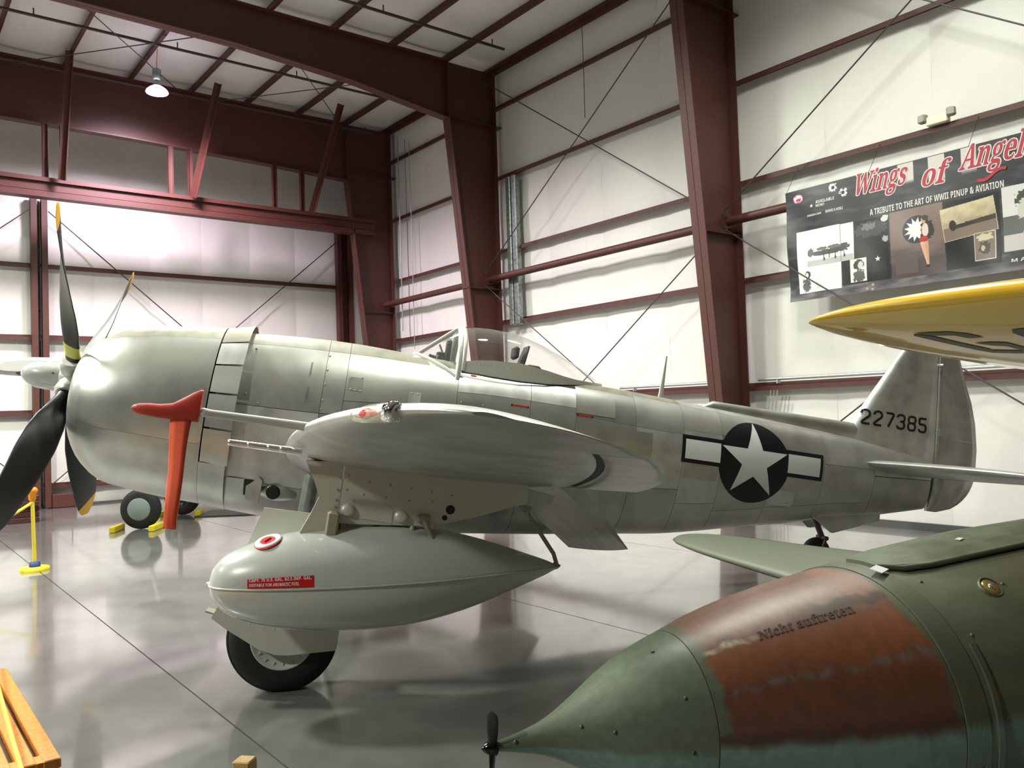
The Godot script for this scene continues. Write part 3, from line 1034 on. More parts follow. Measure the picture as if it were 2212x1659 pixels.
func blade_ring(d: Vector3, tn: Vector3, r: float) -> Array:
	var R := 1.98
	var x := r / R
	var W := [[0.10, 0.155], [0.16, 0.165], [0.24, 0.22], [0.34, 0.30], [0.46, 0.365], [0.6, 0.395], [0.78, 0.385], [0.9, 0.345], [0.955, 0.285], [0.985, 0.20], [1.0, 0.06]]
	var w := 0.06
	for k in W.size() - 1:
		if x >= W[k][0] and x <= W[k + 1][0]: w = lerpf(W[k][1], W[k + 1][1], smoothstep(0.0, 1.0, (x - W[k][0]) / (W[k + 1][0] - W[k][0])) * 0.4 + 0.6 * (x - W[k][0]) / (W[k + 1][0] - W[k][0]))
	if x < 0.1: w = 0.155
	var th := lerpf(0.15, 0.045, clampf((x - 0.1) / 0.25, 0, 1)) if x < 0.35 else lerpf(0.045, 0.012, (x - 0.35) / 0.65)
	th = minf(th, w)
	var bd := 11.0
	var B := [[0.0, 68.0], [0.3, 66.0], [0.6, 52.0], [1.0, 36.0], [1.45, 21.5], [1.98, 11.0]]
	for k in B.size() - 1:
		if r >= B[k][0] and r <= B[k + 1][0]: bd = lerpf(B[k][1], B[k + 1][1], (r - B[k][0]) / (B[k + 1][0] - B[k][0]))
	var b := deg_to_rad(bd)
	var ch := tn * cos(b) + Vector3(-1, 0, 0) * sin(b)
	var nn := ch.cross(d).normalized()
	var o := Vector3(0.5, 0, 0) + d * r
	var ring := []
	for k in 16:
		var a := TAU * k / 16
		ring.append(o + ch * (cos(a) * w * 0.5) + nn * (sin(a) * th * 0.5 * (1.0 if sin(a) > 0 else 0.55)))
	return ring
func blade(pr: Node, a: float, i: int):
	var d := Vector3(0, cos(a), sin(a))
	var tn := Vector3(-1, 0, 0).cross(d)
	var tp := 1.92 if i == 1 else 1.80
	var parts := [[0.2, 0.30, M.black, ""], [0.30, 0.44, M.prop_band if i == 0 else M.black, ""], [0.44, tp, M.black, ""], [tp, 1.98, M.prop_yellow, "yellow blade tip"]]
	var bl = null
	for p in parts:
		var m := MB.new()
		var rings := []
		var n := maxi(2, int((p[1] - p[0]) / 0.05))
		for k in n + 1: rings.append(blade_ring(d, tn, lerpf(p[0], p[1], float(k) / n)))
		loft(m, rings, true)
		if p[0] == 0.44: continue
		if bl == null:
			# the black blade itself, one mesh
			var mm := MB.new()
			for seg in ([[0.2, 0.30], [0.44, tp]] if i == 0 else [[0.2, tp]]):
				var rr := []
				var nn := maxi(3, int((seg[1] - seg[0]) / 0.05))
				for k in nn + 1: rr.append(blade_ring(d, tn, lerpf(seg[0], seg[1], float(k) / nn)))
				loft(mm, rr, true)
			bl = obj("blade", mm, M.black, pr)
		if p[2] == M.black: continue
		var nm := "blade_tip" if p[0] > 1.0 else "blade_band"
		obj(nm, m, p[2], pr, "yellow blade tip" if p[0] > 1.0 else "pale yellow band round the blade root")

func fighter_wing(t: Node, side: float):
	var w := Node3D.new()
	put(w, "wing", t)
	var m := MB.new()
	var zf0 := 0.72
	var zf1 := 3.20
	var za0 := 3.26
	var za1 := 5.62
	# fixed wing: full chord at root and tip, cut short ahead of flap and aileron
	for seg in [[0.42, zf0, 1.0], [zf0, zf1, 0.775], [zf1, za0, 1.0], [za0, za1, 0.785], [za1, 6.2, 1.0]]:
		var n := maxi(2, int((seg[1] - seg[0]) / 0.22))
		if seg[0] > 5.5: n = 14
		var rings := []
		for k in n + 1:
			var f := float(k) / n
			if seg[0] > 5.5: f = sin(f * PI * 0.5)
			rings.append(section(lerpf(seg[0], seg[1], f), 0.0, seg[2], side, 18))
		loft(m, rings)
	obj("main_panel", m, M.alu1 if side > 0 else M.alu0, w)
	m = MB.new()
	var rings2 := []
	for k in 13: rings2.append(section(lerpf(za0 + 0.01, za1 - 0.01, k / 12.0), 0.812, 1.0, side, 6))
	loft(m, rings2)
	obj("aileron", m, M.alu3, w)
	m = MB.new()
	var cv := []
	for k in 13:
		var sc := section(lerpf(za0, za1, k / 12.0), 0.76, 0.813, side, 4)
		var mid := Vector3.ZERO
		for q in sc: mid += q
		mid /= sc.size()
		var sc2 := []
		for q in sc: sc2.append(Vector3(q.x, mid.y + (q.y - mid.y) * 0.86, q.z))
		cv.append(sc2)
	loft(m, cv)
	obj("aileron_gap_shade", m, M.liner, w)  # dark strip colours in the shade inside the hinge gap
	# slotted flap, lowered
	m = MB.new()
	var rr := []
	for k in 9:
		var z := lerpf(zf0 + 0.02, zf1 - 0.02, k / 8.0)
		var c := wchord(z)
		var cf := 0.29 * c
		var hinge := wpt(z, 0.785, -1.0) + Vector3(0.0, 0.035, 0)
		var dn := deg_to_rad(38.0)
		var dir := Vector3(cos(dn), -sin(dn), 0)
		var nrm := Vector3(sin(dn), cos(dn), 0)
		var r := []
		var T := [[0.0, 0.0], [0.03, 0.055], [0.10, 0.085], [0.22, 0.095], [0.4, 0.085], [0.7, 0.045], [1.0, 0.004], [1.0, -0.004], [0.7, -0.02], [0.4, -0.045], [0.22, -0.062], [0.10, -0.06], [0.03, -0.04]]
		for q in T:
			var p: Vector3 = hinge + dir * ((q[0] - 0.08) * cf * 1.02) + nrm * (q[1] * cf * 0.95)
			r.append(Vector3(p.x, p.y, z * side))
		rr.append(r)
	loft(m, rr)
	obj("flap", m, M.alu3, w)
	# wing tip lamp let into the leading edge
	var lp := func(z: float, off: float) -> Vector3:
		var q := wpt(z, 0.0, 1.0)
		return Vector3(q.x - off * 0.75, q.y - 0.006, (z + off * 0.66) * side)
	m = MB.new()
	var rl := []
	for q in [[5.43, 0.004], [5.47, 0.018], [5.54, 0.029], [5.62, 0.036], [5.70, 0.040], [5.78, 0.041], [5.84, 0.040]]:
		var c: Vector3 = lp.call(q[0], -0.006)
		rl.append(circ(c, Vector3(-0.75, 0, 0.66 * side), Vector3.UP, q[1] * 0.85, 16, q[1]))
	loft(m, rl)
	obj("tip_lamp_lens", m, M.lens, w, "clear teardrop lamp cover")
	m = MB.new()
	rl = []
	for q in [[5.60, 0.003], [5.62, 0.016], [5.65, 0.022], [5.69, 0.022], [5.74, 0.014], [5.79, 0.003]]:
		rl.append(circ(lp.call(q[0], 0.008), Vector3(-0.75, 0, 0.66 * side), Vector3.UP, q[1], 14))
	loft(m, rl)
	obj("tip_lamp", m, M.red_lamp, w, "red teardrop bulb")
	m = MB.new()
	rl = []
	for q in [[5.835, 0.043], [5.86, 0.045], [5.90, 0.043], [5.905, 0.03]]:
		rl.append(circ(lp.call(q[0], -0.006), Vector3(-0.75, 0, 0.66 * side), Vector3.UP, q[1] * 0.85, 16, q[1]))
	loft(m, rl)
	obj("tip_lamp_ring", m, M.chrome, w)
	# guns
	for k in 4:
		var z := 2.95 + 0.2 * k
		var y := -0.2825 + 0.0098 * k * 0.98
		var tip: float = [2.434, 2.585, 2.735, 2.83][k]
		m = MB.new()
		var base := wpt(z, 0.012, -1.0).x + 0.05
		lathe(m, Vector3(tip, y, z * side), Vector3.RIGHT, [[0.012, 0.010], [0.0, 0.012], [0.002, 0.0215], [0.02, 0.023], [0.10, 0.0235], [base - tip, 0.026 if k == 0 else 0.0245]], 14)
		obj("gun_barrel", m, M.alu_bright, w)
	if side < 0: return
	# pitot boom on the left wing
	m = MB.new()
	lathe(m, Vector3(3.1, -0.075, 4.3), Vector3.LEFT, [[0, 0.026], [0.09, 0.026], [0.62, 0.021], [0.63, 0.024], [0.68, 0.024], [0.685, 0.012]], 14)
	obj("pitot_boom", m, M.alu_paint, w)
	# pylon under the left wing
	var py := Node3D.new()
	put(py, "pylon", t)
	var pz := 2.95
	m = MB.new()
	# top follows the wing's under surface
	var top := []
	for i in 9:
		var x := lerpf(3.265, 4.60, i / 8.0)
		top.append([x, wpt(pz, (x - wle(pz)) / wchord(pz), -1.0).y + 0.02])
	var body := [[3.265, -0.745]] + top + [[4.62, -0.44], [4.50, -0.48], [4.25, -0.585], [4.02, -0.66], [3.9, -0.69], [3.4, -0.735]]
	prism(m, body, Basis.IDENTITY, Vector3(0, 0, pz), -0.085, 0.085)
	obj("side_plate", m, M.pylon, py)
	m = MB.new()
	prism(m, [[2.985, -0.335], [3.255, wpt(pz, (3.255 - wle(pz)) / wchord(pz), -1.0).y + 0.03], [3.255, -0.86], [3.06, -0.86], [3.02, -0.84], [3.075, -0.70], [3.115, -0.575], [3.06, -0.46]], Basis.IDENTITY, Vector3(0, 0, pz), -0.08, 0.08)
	obj("nose_fairing", m, M.pylon, py)
	m = MB.new()
	prism(m, [[4.56, -0.33], [4.83, -0.36], [4.80, -0.415], [4.70, -0.46], [4.56, -0.455]], Basis.IDENTITY, Vector3(0, 0, pz), -0.05, 0.05)
	obj("tail_fairing", m, M.alu3, py)
	m = MB.new()
	for f in [[3.235, -0.42], [3.235, -0.51], [3.235, -0.58], [3.235, -0.63], [3.30, -0.40], [3.30, -0.50], [3.45, -0.425], [3.60, -0.43], [3.75, -0.435], [3.9, -0.44], [4.05, -0.45], [3.42, -0.52], [3.58, -0.52], [3.75, -0.525], [3.92, -0.51], [3.36, -0.575], [3.62, -0.60], [3.49, -0.595]]:
		lathe(m, Vector3(f[0], f[1], pz + 0.084), Vector3.BACK, [[0, 0.009], [0.004, 0.008]], 8)
	obj("screw", m, M.zinc, py)
	m = MB.new()
	prism(m, [[3.38, -0.69], [3.375, -0.60], [3.41, -0.565], [3.60, -0.575], [3.645, -0.605], [3.645, -0.70]], Basis.IDENTITY, Vector3(0, 0, pz), 0.083, 0.089)
	obj("cover_plate", m, M.alu_paint, py)
	for bx in [3.325, 3.705]:
		m = MB.new()
		var rb := []
		for k in 5:
			var f := k / 4.0
			rb.append(circ(Vector3(bx + 0.01 * f, -0.64 - 0.012 * f, pz + 0.08 + 0.035 * sin(f * PI * 0.5)), Vector3.RIGHT, Vector3.UP, 0.052 * sqrt(1.0 - f * f * 0.9), 14, 0.045 * sqrt(1.0 - f * f * 0.9)))
		loft(m, rb)
		obj("blister", m, M.pylon, py)
	for h in [[4.055, -0.552, 0.034], [4.022, -0.615, 0.02]]:
		m = MB.new()
		lathe(m, Vector3(h[0], h[1], pz + 0.0835), Vector3.BACK, [[0, h[2]], [0.003, h[2]]], 18)
		obj("lightening_hole", m, M.black, py)
	m = MB.new()
	for b in [[3.26, 3.52], [3.57, 3.80]]:
		box(m, Vector3((b[0] + b[1]) * 0.5, -0.755, pz), Vector3(b[1] - b[0], 0.07, 0.13))
	for x in [3.31, 3.76]: box(m, Vector3(x, -0.79, pz + 0.04), Vector3(0.05, 0.10, 0.1), Basis.IDENTITY, 0.01)
	obj("shackle_rail", m, M.zinc, py)
	m = MB.new()
	box(m, Vector3(3.235, -0.745, pz + 0.125), Vector3(0.09, 0.17, 0.09), Basis.IDENTITY, 0.015)
	lathe(m, Vector3(3.235, -0.82, pz + 0.14), Vector3(0.0, -1, 0.25), [[0, 0.012], [0.02, 0.012], [0.022, 0.030], [0.045, 0.026], [0.055, 0.012]], 12)
	obj("sway_brace", m, M.zinc, py)
	m = MB.new()
	tube(m, Vector3(3.86, -0.62, pz + 0.10), Vector3(3.985, -0.84, pz + 0.19), 0.022, 8)
	box(m, Vector3(3.87, -0.64, pz + 0.10), Vector3(0.09, 0.06, 0.06), Basis.IDENTITY, 0.01)
	lathe(m, Vector3(3.985, -0.82, pz + 0.185), Vector3(0.08, -1, 0.35), [[0, 0.012], [0.02, 0.028], [0.04, 0.024], [0.05, 0.01]], 12)
	lathe(m, Vector3(3.80, -0.70, pz + 0.09), Vector3(0, -1, 0.05), [[0, 0.015], [0.03, 0.025], [0.07, 0.02], [0.08, 0.008]], 10)
	obj("sway_brace", m, M.zinc, py)
	m = MB.new()
	path(m, [Vector3(4.60, -0.42, pz), Vector3(4.66, -0.53, pz + 0.01), Vector3(4.89, -0.79, pz + 0.01), Vector3(4.93, -0.875, pz + 0.01)], 0.016, 8)
	box(m, Vector3(4.635, -0.47, pz), Vector3(0.06, 0.06, 0.05), Basis(Vector3.BACK, -0.7), 0.01)
	box(m, Vector3(4.71, -0.585, pz + 0.005), Vector3(0.09, 0.035, 0.04), Basis(Vector3.BACK, -0.5), 0.008)
	tube(m, Vector3(4.57, -0.45, pz - 0.03), Vector3(4.68, -0.56, pz - 0.02), 0.008, 6)
	obj("rear_strut", m, M.zinc, py)

func fighter_tail(t: Node):
	var fn := Node3D.new()
	put(fn, "tail_fin", t)
	# outline: height, leading edge, hinge, trailing edge
	var H := [[0.42, 8.95, 10.33, 10.975], [0.70, 9.10, 10.325, 10.965], [0.78, 9.16, 10.32, 10.95], [1.02, 9.305, 10.31, 10.905], [1.28, 9.46, 10.30, 10.82], [1.51, 9.60, 10.29, 10.71], [1.76, 9.75, 10.28, 10.61], [1.95, 9.88, 10.27, 10.52], [2.08, 9.99, 10.26, 10.44], [2.13, 10.08, 10.255, 10.36]]
	var ring := func(y: float, a: float, b: float, t0: float, t1: float, lo: float, hi: float) -> Array:
		var r := []
		for i in 9:
			var f := i / 8.0
			var x := lerpf(a, b, f)
			var g := lerpf(lo, hi, f)
			r.append(Vector3(x, y, foil(clampf(g, 0.0001, 0.999), 0.09) * t0 + 0.004))
		for i in 9:
			var f := 1.0 - i / 8.0
			var x := lerpf(a, b, f)
			var g := lerpf(lo, hi, f)
			r.append(Vector3(x, y, -foil(clampf(g, 0.0001, 0.999), 0.09) * t0 - 0.004))
		return r
	var m := MB.new()
	var ra := []
	var rb := []
	for h in H:
		var c: float = h[3] - h[1]
		var g: float = (h[2] - h[1]) / c
		ra.append(ring.call(h[0], h[1], h[2] - 0.008, c, c, 0.0, g))
		rb.append(ring.call(h[0], h[2] + 0.008, h[3], c, c, g, 1.0))
	# rudder goes on down to the tail cone
	var low := []
	for i in 9:
		var yy := -0.135 + 0.0625 * i
		low.append([yy, 10.338, 10.40 + 0.575 * sqrt(maxf(0.0, 1.0 - pow((0.42 - yy) / 0.56, 2.0)))])
	var rl := []
	for h in low:
		var r := []
		for q in [[0.0, 0.095], [0.25, 0.085], [0.5, 0.065], [0.75, 0.035], [1.0, 0.006]]: r.append(Vector3(lerpf(h[1], h[2], q[0]), h[0], q[1] * clampf((h[0] + 0.2) / 0.3, 0.3, 1.0)))
		for q in [[1.0, 0.006], [0.75, 0.035], [0.5, 0.065], [0.25, 0.085], [0.0, 0.095]]: r.append(Vector3(lerpf(h[1], h[2], q[0]), h[0], -q[1] * clampf((h[0] + 0.2) / 0.3, 0.3, 1.0)))
		rl.append(r)
	var h0 = H[0]
	var r0 := []
	for q in [[0.0, 0.085], [0.25, 0.075], [0.5, 0.058], [0.75, 0.032], [1.0, 0.006]]: r0.append(Vector3(lerpf(10.338, h0[3], q[0]), 0.42, q[1]))
	for q in [[1.0, 0.006], [0.75, 0.032], [0.5, 0.058], [0.25, 0.075], [0.0, 0.085]]: r0.append(Vector3(lerpf(10.338, h0[3], q[0]), 0.42, -q[1]))
	rl.append(r0)
	loft(m, ra)
	obj("fin", m, M.alu2, fn)
	m = MB.new()
	loft(m, rb)
	loft(m, rl)
	obj("rudder", m, M.alu1, fn)
	for q in [[Vector3(10.52, 0.62, 0.075), Vector3(0.24, 0.008, 0.006)], [Vector3(10.68, 0.78, 0.055), Vector3(0.3, 0.008, 0.006)], [Vector3(10.36, 0.84, 0.088), Vector3(0.05, 0.08, 0.03)]]:
		m = MB.new()
		box(m, q[0], q[1], Basis.IDENTITY, 0.002)
		obj("trim_rod", m, M.alu_bright, fn)
	m = MB.new()
	var lf := []
	for k in 5: lf.append(circ(Vector3(10.26 + 0.0 * k, 1.67, 0.06 + 0.022 * k), Vector3.RIGHT, Vector3.UP, 0.036 * sqrt(1.0 - pow(k / 4.3, 2)), 12, 0.026 * sqrt(1.0 - pow(k / 4.3, 2))))
	loft(m, lf)
	obj("tail_light", m, M.alu_bright, fn)
	# serial number on both sides
	var fz := func(x: float, y: float) -> float:
		var i := 0
		while i < H.size() - 2 and y > H[i + 1][0]: i += 1
		var f: float = (y - H[i][0]) / (H[i + 1][0] - H[i][0])
		var a: float = lerpf(H[i][1], H[i + 1][1], f)
		var b: float = lerpf(H[i][3], H[i + 1][3], f)
		return foil(clampf((x - a) / (b - a), 0.001, 0.999), 0.09) * (b - a) + 0.004
	for side in [1.0, -1.0]:
		var txt := "227385"
		var sn := Node3D.new()
		put(sn, "serial_number", t)
		sn.set_meta("label", "black painted number 227385 on the fin")
		for i in 6:
			m = MB.new()
			var x0 := 9.29 + i * 0.155
			for st in STROKES[txt[i]]:
				var pl := PackedVector2Array()
				for p in st:
					var u: float = p[0] * 0.175
					pl.append(Vector2(x0 + u, 0.815 + p[1] * 0.165) if side > 0 else Vector2(9.29 + 10.19 - (x0 + u), 0.815 + p[1] * 0.165))
				for e in pl.size() - 1:
					for poly in Geometry2D.offset_polyline(PackedVector2Array([pl[e], pl[e + 1]]), 0.0135, Geometry2D.JOIN_ROUND, Geometry2D.END_ROUND): lay(m, poly, fz, side, 0.003, 0.08)
			obj("digit", m, M.decal_black, sn)
	# tailplane
	for side in [1.0, -1.0]:
		var st := Node3D.new()
		put(st, "tailplane", t)
		var span := 2.45
		var ca := func(z: float) -> float: return 1.42 * sqrt(maxf(0.002, 1.0 - pow(z / span, 2.4)))
		var ral := []
		var rel := []
		for k in 15:
			var z: float = span * sin(PI * 0.5 * k / 14.0) * 0.998
			z = maxf(z, 0.03)
			var c: float = ca.call(z)
			var le := 9.30 + 0.52 * (1.42 - c)
			var hg := minf(le + c * 0.62, 10.36)
			var te := le + c
			if hg < le + 0.02: hg = le + 0.02
			var mk := func(xa: float, xb: float, ga: float, gb: float) -> Array:
				var r := []
				for i in 9:
					var f := i / 8.0
					r.append(Vector3(lerpf(xa, xb, f), 0.335 + 0.02 * z - 0.05 * (lerpf(xa, xb, f) - 9.3) * 0.6 + foil(clampf(lerpf(ga, gb, f), 0.0001, 0.999), 0.085) * c + 0.002, z * side))
				for i in 9:
					var f := 1.0 - i / 8.0
					r.append(Vector3(lerpf(xa, xb, f), 0.335 + 0.02 * z - 0.05 * (lerpf(xa, xb, f) - 9.3) * 0.6 - foil(clampf(lerpf(ga, gb, f), 0.0001, 0.999), 0.085) * c - 0.002, z * side))
				return r
			ral.append(mk.call(le, hg, 0.0, (hg - le) / c))
			rel.append(mk.call(hg + 0.014, maxf(te, hg + 0.03), (hg - le) / c, 1.0))
		m = MB.new()
		loft(m, ral)
		obj("stabiliser", m, M.alu1, st)
		m = MB.new()
		loft(m, rel.slice(1))
		obj("elevator", m, M.alu3, st)
	# tail wheel and its doors
	m = MB.new()
	var tc := Vector3(8.92, -0.80, 0)
	lathe(m, tc - Vector3(0, 0, 0.06), Vector3.BACK, [[0, 0.09], [0.005, 0.14], [0.03, 0.17], [0.06, 0.178], [0.09, 0.17], [0.115, 0.14], [0.12, 0.09]], 24)
	obj("tail_tyre", m, M.rubber, t)
	m = MB.new()
	tube(m, Vector3(8.82, -0.35, 0), Vector3(8.98, -0.62, 0), 0.035, 10)
	for s in [-1, 1]: tube(m, Vector3(8.98, -0.62, 0.085 * s), tc + Vector3(0, 0, 0.085 * s), 0.018, 8)
	box(m, Vector3(8.98, -0.62, 0), Vector3(0.06, 0.05, 0.2), Basis.IDENTITY, 0.01)
	obj("tail_wheel_fork", m, M.rod, t)
	for s in [1.0, -1.0]:
		m = MB.new()
		prism(m, [[8.70, -0.40], [9.60, -0.26], [9.58, -0.35], [9.45, -0.39], [8.96, -0.56], [8.92, -0.56]], Basis(Vector3.RIGHT, Vector3(0, 0.94, -0.3 * s).normalized(), Vector3(0, 0.3 * s, 0.94).normalized()), Vector3(0, 0.0, (0.20 - 0.12) * s), -0.006, 0.006)
		obj("tail_wheel_door", m, M.alu1, t)

func fighter_cockpit(t: Node):
	# windshield: flat front pane, two side panes, metal frame
	var ws := Node3D.new()
	put(ws, "windshield", t)
	var arch := func(s: float, top: float, low: float, w: float, n := 18) -> Array:
		var r := []
		for i in n + 1:
			var a := lerpf(-1.0, 1.0, float(i) / n)
			var an := a * PI * 0.5
			r.append(Vector3(s, low + (top - low) * pow(cos(an), 0.8), w * pow(absf(sin(an)), 0.9) * signf(a)))
		return r
	var fr: Array = arch.call(4.285, 1.14, 0.555, 0.47)
	var m := MB.new()
	path(m, fr, 0.03, 8)
	obj("arch_frame", m, M.alu_paint, ws)
	var b0 := Vector3(3.86, 0.785, 0.17)
	var t0 := Vector3(4.24, 1.115, 0.16)
	m = MB.new()
	for s in [1, -1]:
		var a := Vector3(b0.x, b0.y, b0.z * s)
		var b := Vector3(t0.x, t0.y, t0.z * s)
		path(m, [a, b, Vector3(4.285, 1.128, t0.z * s)], 0.02, 8)
		# lower sill from the front corner back to the arch
		path(m, [a, Vector3(4.0, 0.735, 0.31 * s), Vector3(4.15, 0.665, 0.415 * s), Vector3(4.29, 0.585, 0.475 * s)], 0.022, 8)
	path(m, [Vector3(b0.x, b0.y, b0.z), Vector3(b0.x - 0.02, b0.y + 0.005, 0), Vector3(b0.x, b0.y, -b0.z)], 0.02, 8)
	obj("frame", m, M.alu_paint, ws)
	# skirt plates between the sill and the nose decking
	for s in [1, -1]:
		m = MB.new()
		var up := [Vector3(b0.x, b0.y, b0.z * s), Vector3(4.0, 0.735, 0.31 * s), Vector3(4.15, 0.665, 0.415 * s), Vector3(4.29, 0.585, 0.475 * s)]
		var dn := []
		for p in [[3.80, 0.74], [4.0, 0.665], [4.15, 0.60], [4.29, 0.54]]: dn.append(Vector3(p[0], p[1], s * (skin_z(FUS, p[0], p[1]) + 0.003)))
		sheet(m, [up, dn], Vector3(4.1, 0.2, 0))
		obj("skirt", m, M.alu_paint, ws)
	m = MB.new()
	var tt := PackedVector3Array()
	q4(tt, b0, Vector3(b0.x, b0.y, -b0.z), Vector3(t0.x, t0.y, -t0.z), t0)
	m.add(tt, false, Vector3(4.6, 0.6, 0))
	obj("front_pane", m, M.glass, ws)
	for s in [1, -1]:
		m = MB.new()
		tt = PackedVector3Array()
		var hub := Vector3(b0.x, b0.y, b0.z * s)
		var rim := [Vector3(4.0, 0.735, 0.31 * s), Vector3(4.15, 0.665, 0.415 * s)]
		var ar := []
		for p in fr:
			if p.z * s > 0.15: ar.append(p)
		if s > 0: ar.reverse()
		rim += ar
		rim.append(Vector3(t0.x, t0.y, t0.z * s))
		for i in rim.size() - 1: tt.append(hub); tt.append(rim[i]); tt.append(rim[i + 1])
		m.add(tt, true, Vector3(4.3, 0.7, 0))
		obj("side_pane", m, M.glass, ws)
	# sliding bubble
	var cp := Node3D.new()
	put(cp, "canopy", t)
	var S := [[4.325, 1.15, 0.745, 0.462], [4.45, 1.185, 0.775, 0.472], [4.6, 1.195, 0.80, 0.475], [4.8, 1.19, 0.815, 0.468], [5.0, 1.165, 0.82, 0.45], [5.2, 1.115, 0.80, 0.42], [5.4, 1.045, 0.77, 0.37], [5.6, 0.965, 0.755, 0.30], [5.78, 0.885, 0.76, 0.20], [5.92, 0.815, 0.765, 0.09]]
	var rows := []
	for q in S: rows.append(arch.call(q[0], q[1], q[2], q[3], 24))
	m = MB.new()
	sheet(m, rows, Vector3(5.0, 0.5, 0), true)
	obj("bubble", m, M.glass, cp, "clear blown bubble")
	m = MB.new()
	path(m, arch.call(4.33, 1.152, 0.66, 0.472), 0.024, 8)
	obj("front_bow", m, M.alu_paint, cp)
	for s in [1, -1]:
		m = MB.new()
		var a := []
		var b := []
		var L := [[4.32, 0.655], [4.48, 0.655], [4.64, 0.648], [4.95, 0.648], [5.25, 0.665], [5.45, 0.69], [5.61, 0.715], [5.82, 0.745], [5.98, 0.755]]
		for q in L:
			var top := 0.8
			var w := 0.4
			for k in S.size() - 1:
				if q[0] >= S[k][0] - 0.01 and q[0] <= S[k + 1][0]:
					var f: float = clampf((q[0] - S[k][0]) / (S[k + 1][0] - S[k][0]), 0, 1)
					top = lerpf(S[k][2], S[k + 1][2], f)
					w = lerpf(S[k][3], S[k + 1][3], f)
			if q[0] > 5.93:
				top = 0.775
				w = 0.05
			a.append(Vector3(q[0], top + 0.012, (w + 0.004) * s))
			b.append(Vector3(q[0], q[1] - 0.012, s * maxf(skin_z(FUS, q[0], q[1]) + 0.006, w + 0.004)))
		sheet(m, [a, b], Vector3(5.0, 0.2, 0))
		obj("skirt", m, M.alu_paint, cp, "riveted metal canopy skirt")
		m = MB.new()
		path(m, b, 0.009, 6)  # black bead stands in for the shadow gap below the skirt
		obj("skirt_gap_shadow", m, M.black, cp, "black line put in as the shadow gap under the canopy skirt")
		m = MB.new()
		for i in 30:
			var f := i / 29.0
			var k := mini(int(f * 7.0), 7)
			var g := f * 7.0 - k
			var p: Vector3 = a[k].lerp(a[k + 1], g).lerp(b[k].lerp(b[k + 1], g), 0.3)
			lathe(m, p - Vector3(0, 0, 0.002 * s), Vector3(0, 0.3, s), [[0, 0.005], [0.005, 0.004]], 6)
		obj("rivet", m, M.zinc, cp)
	# what shows through the glass
	m = MB.new()
	prism(m, [[-0.2, 0.0], [0.2, 0.0], [0.2, 0.16], [0.13, 0.34], [-0.13, 0.34], [-0.2, 0.16]], Basis(Vector3.BACK, Vector3(0.22, 0.97, 0).normalized(), Vector3(0.97, -0.22, 0).normalized()), Vector3(4.99, 0.74, 0), 0.0, 0.02)
	obj("armour_plate", m, M.black, t)
	m = MB.new()
	box(m, Vector3(4.95, 0.98, 0), Vector3(0.06, 0.14, 0.22), Basis.IDENTITY, 0.02)
	box(m, Vector3(5.16, 0.80, 0), Vector3(0.16, 0.13, 0.3), Basis.IDENTITY, 0.02)
	box(m, Vector3(5.32, 0.775, 0), Vector3(0.14, 0.04, 0.3))
	obj("headrest", m, M.liner, t)
	m = MB.new()
	box(m, Vector3(4.13, 0.80, 0.0), Vector3(0.10, 0.12, 0.10), Basis.IDENTITY, 0.01)
	box(m, Vector3(4.12, 0.90, 0.0), Vector3(0.01, 0.09, 0.08), Basis(Vector3.BACK, 0.5))
	box(m, Vector3(4.19, 0.86, 0.10), Vector3(0.05, 0.26, 0.16), Basis.IDENTITY, 0.01)
	for i in 6: lathe(m, Vector3(4.0 + 0.03 * i, 0.76, 0.14 - 0.05 * (i % 3)), Vector3.UP, [[0, 0.02], [0.03 + 0.012 * (i % 2), 0.02], [0.05, 0.008]], 8)
	obj("gunsight", m, M.black, t)

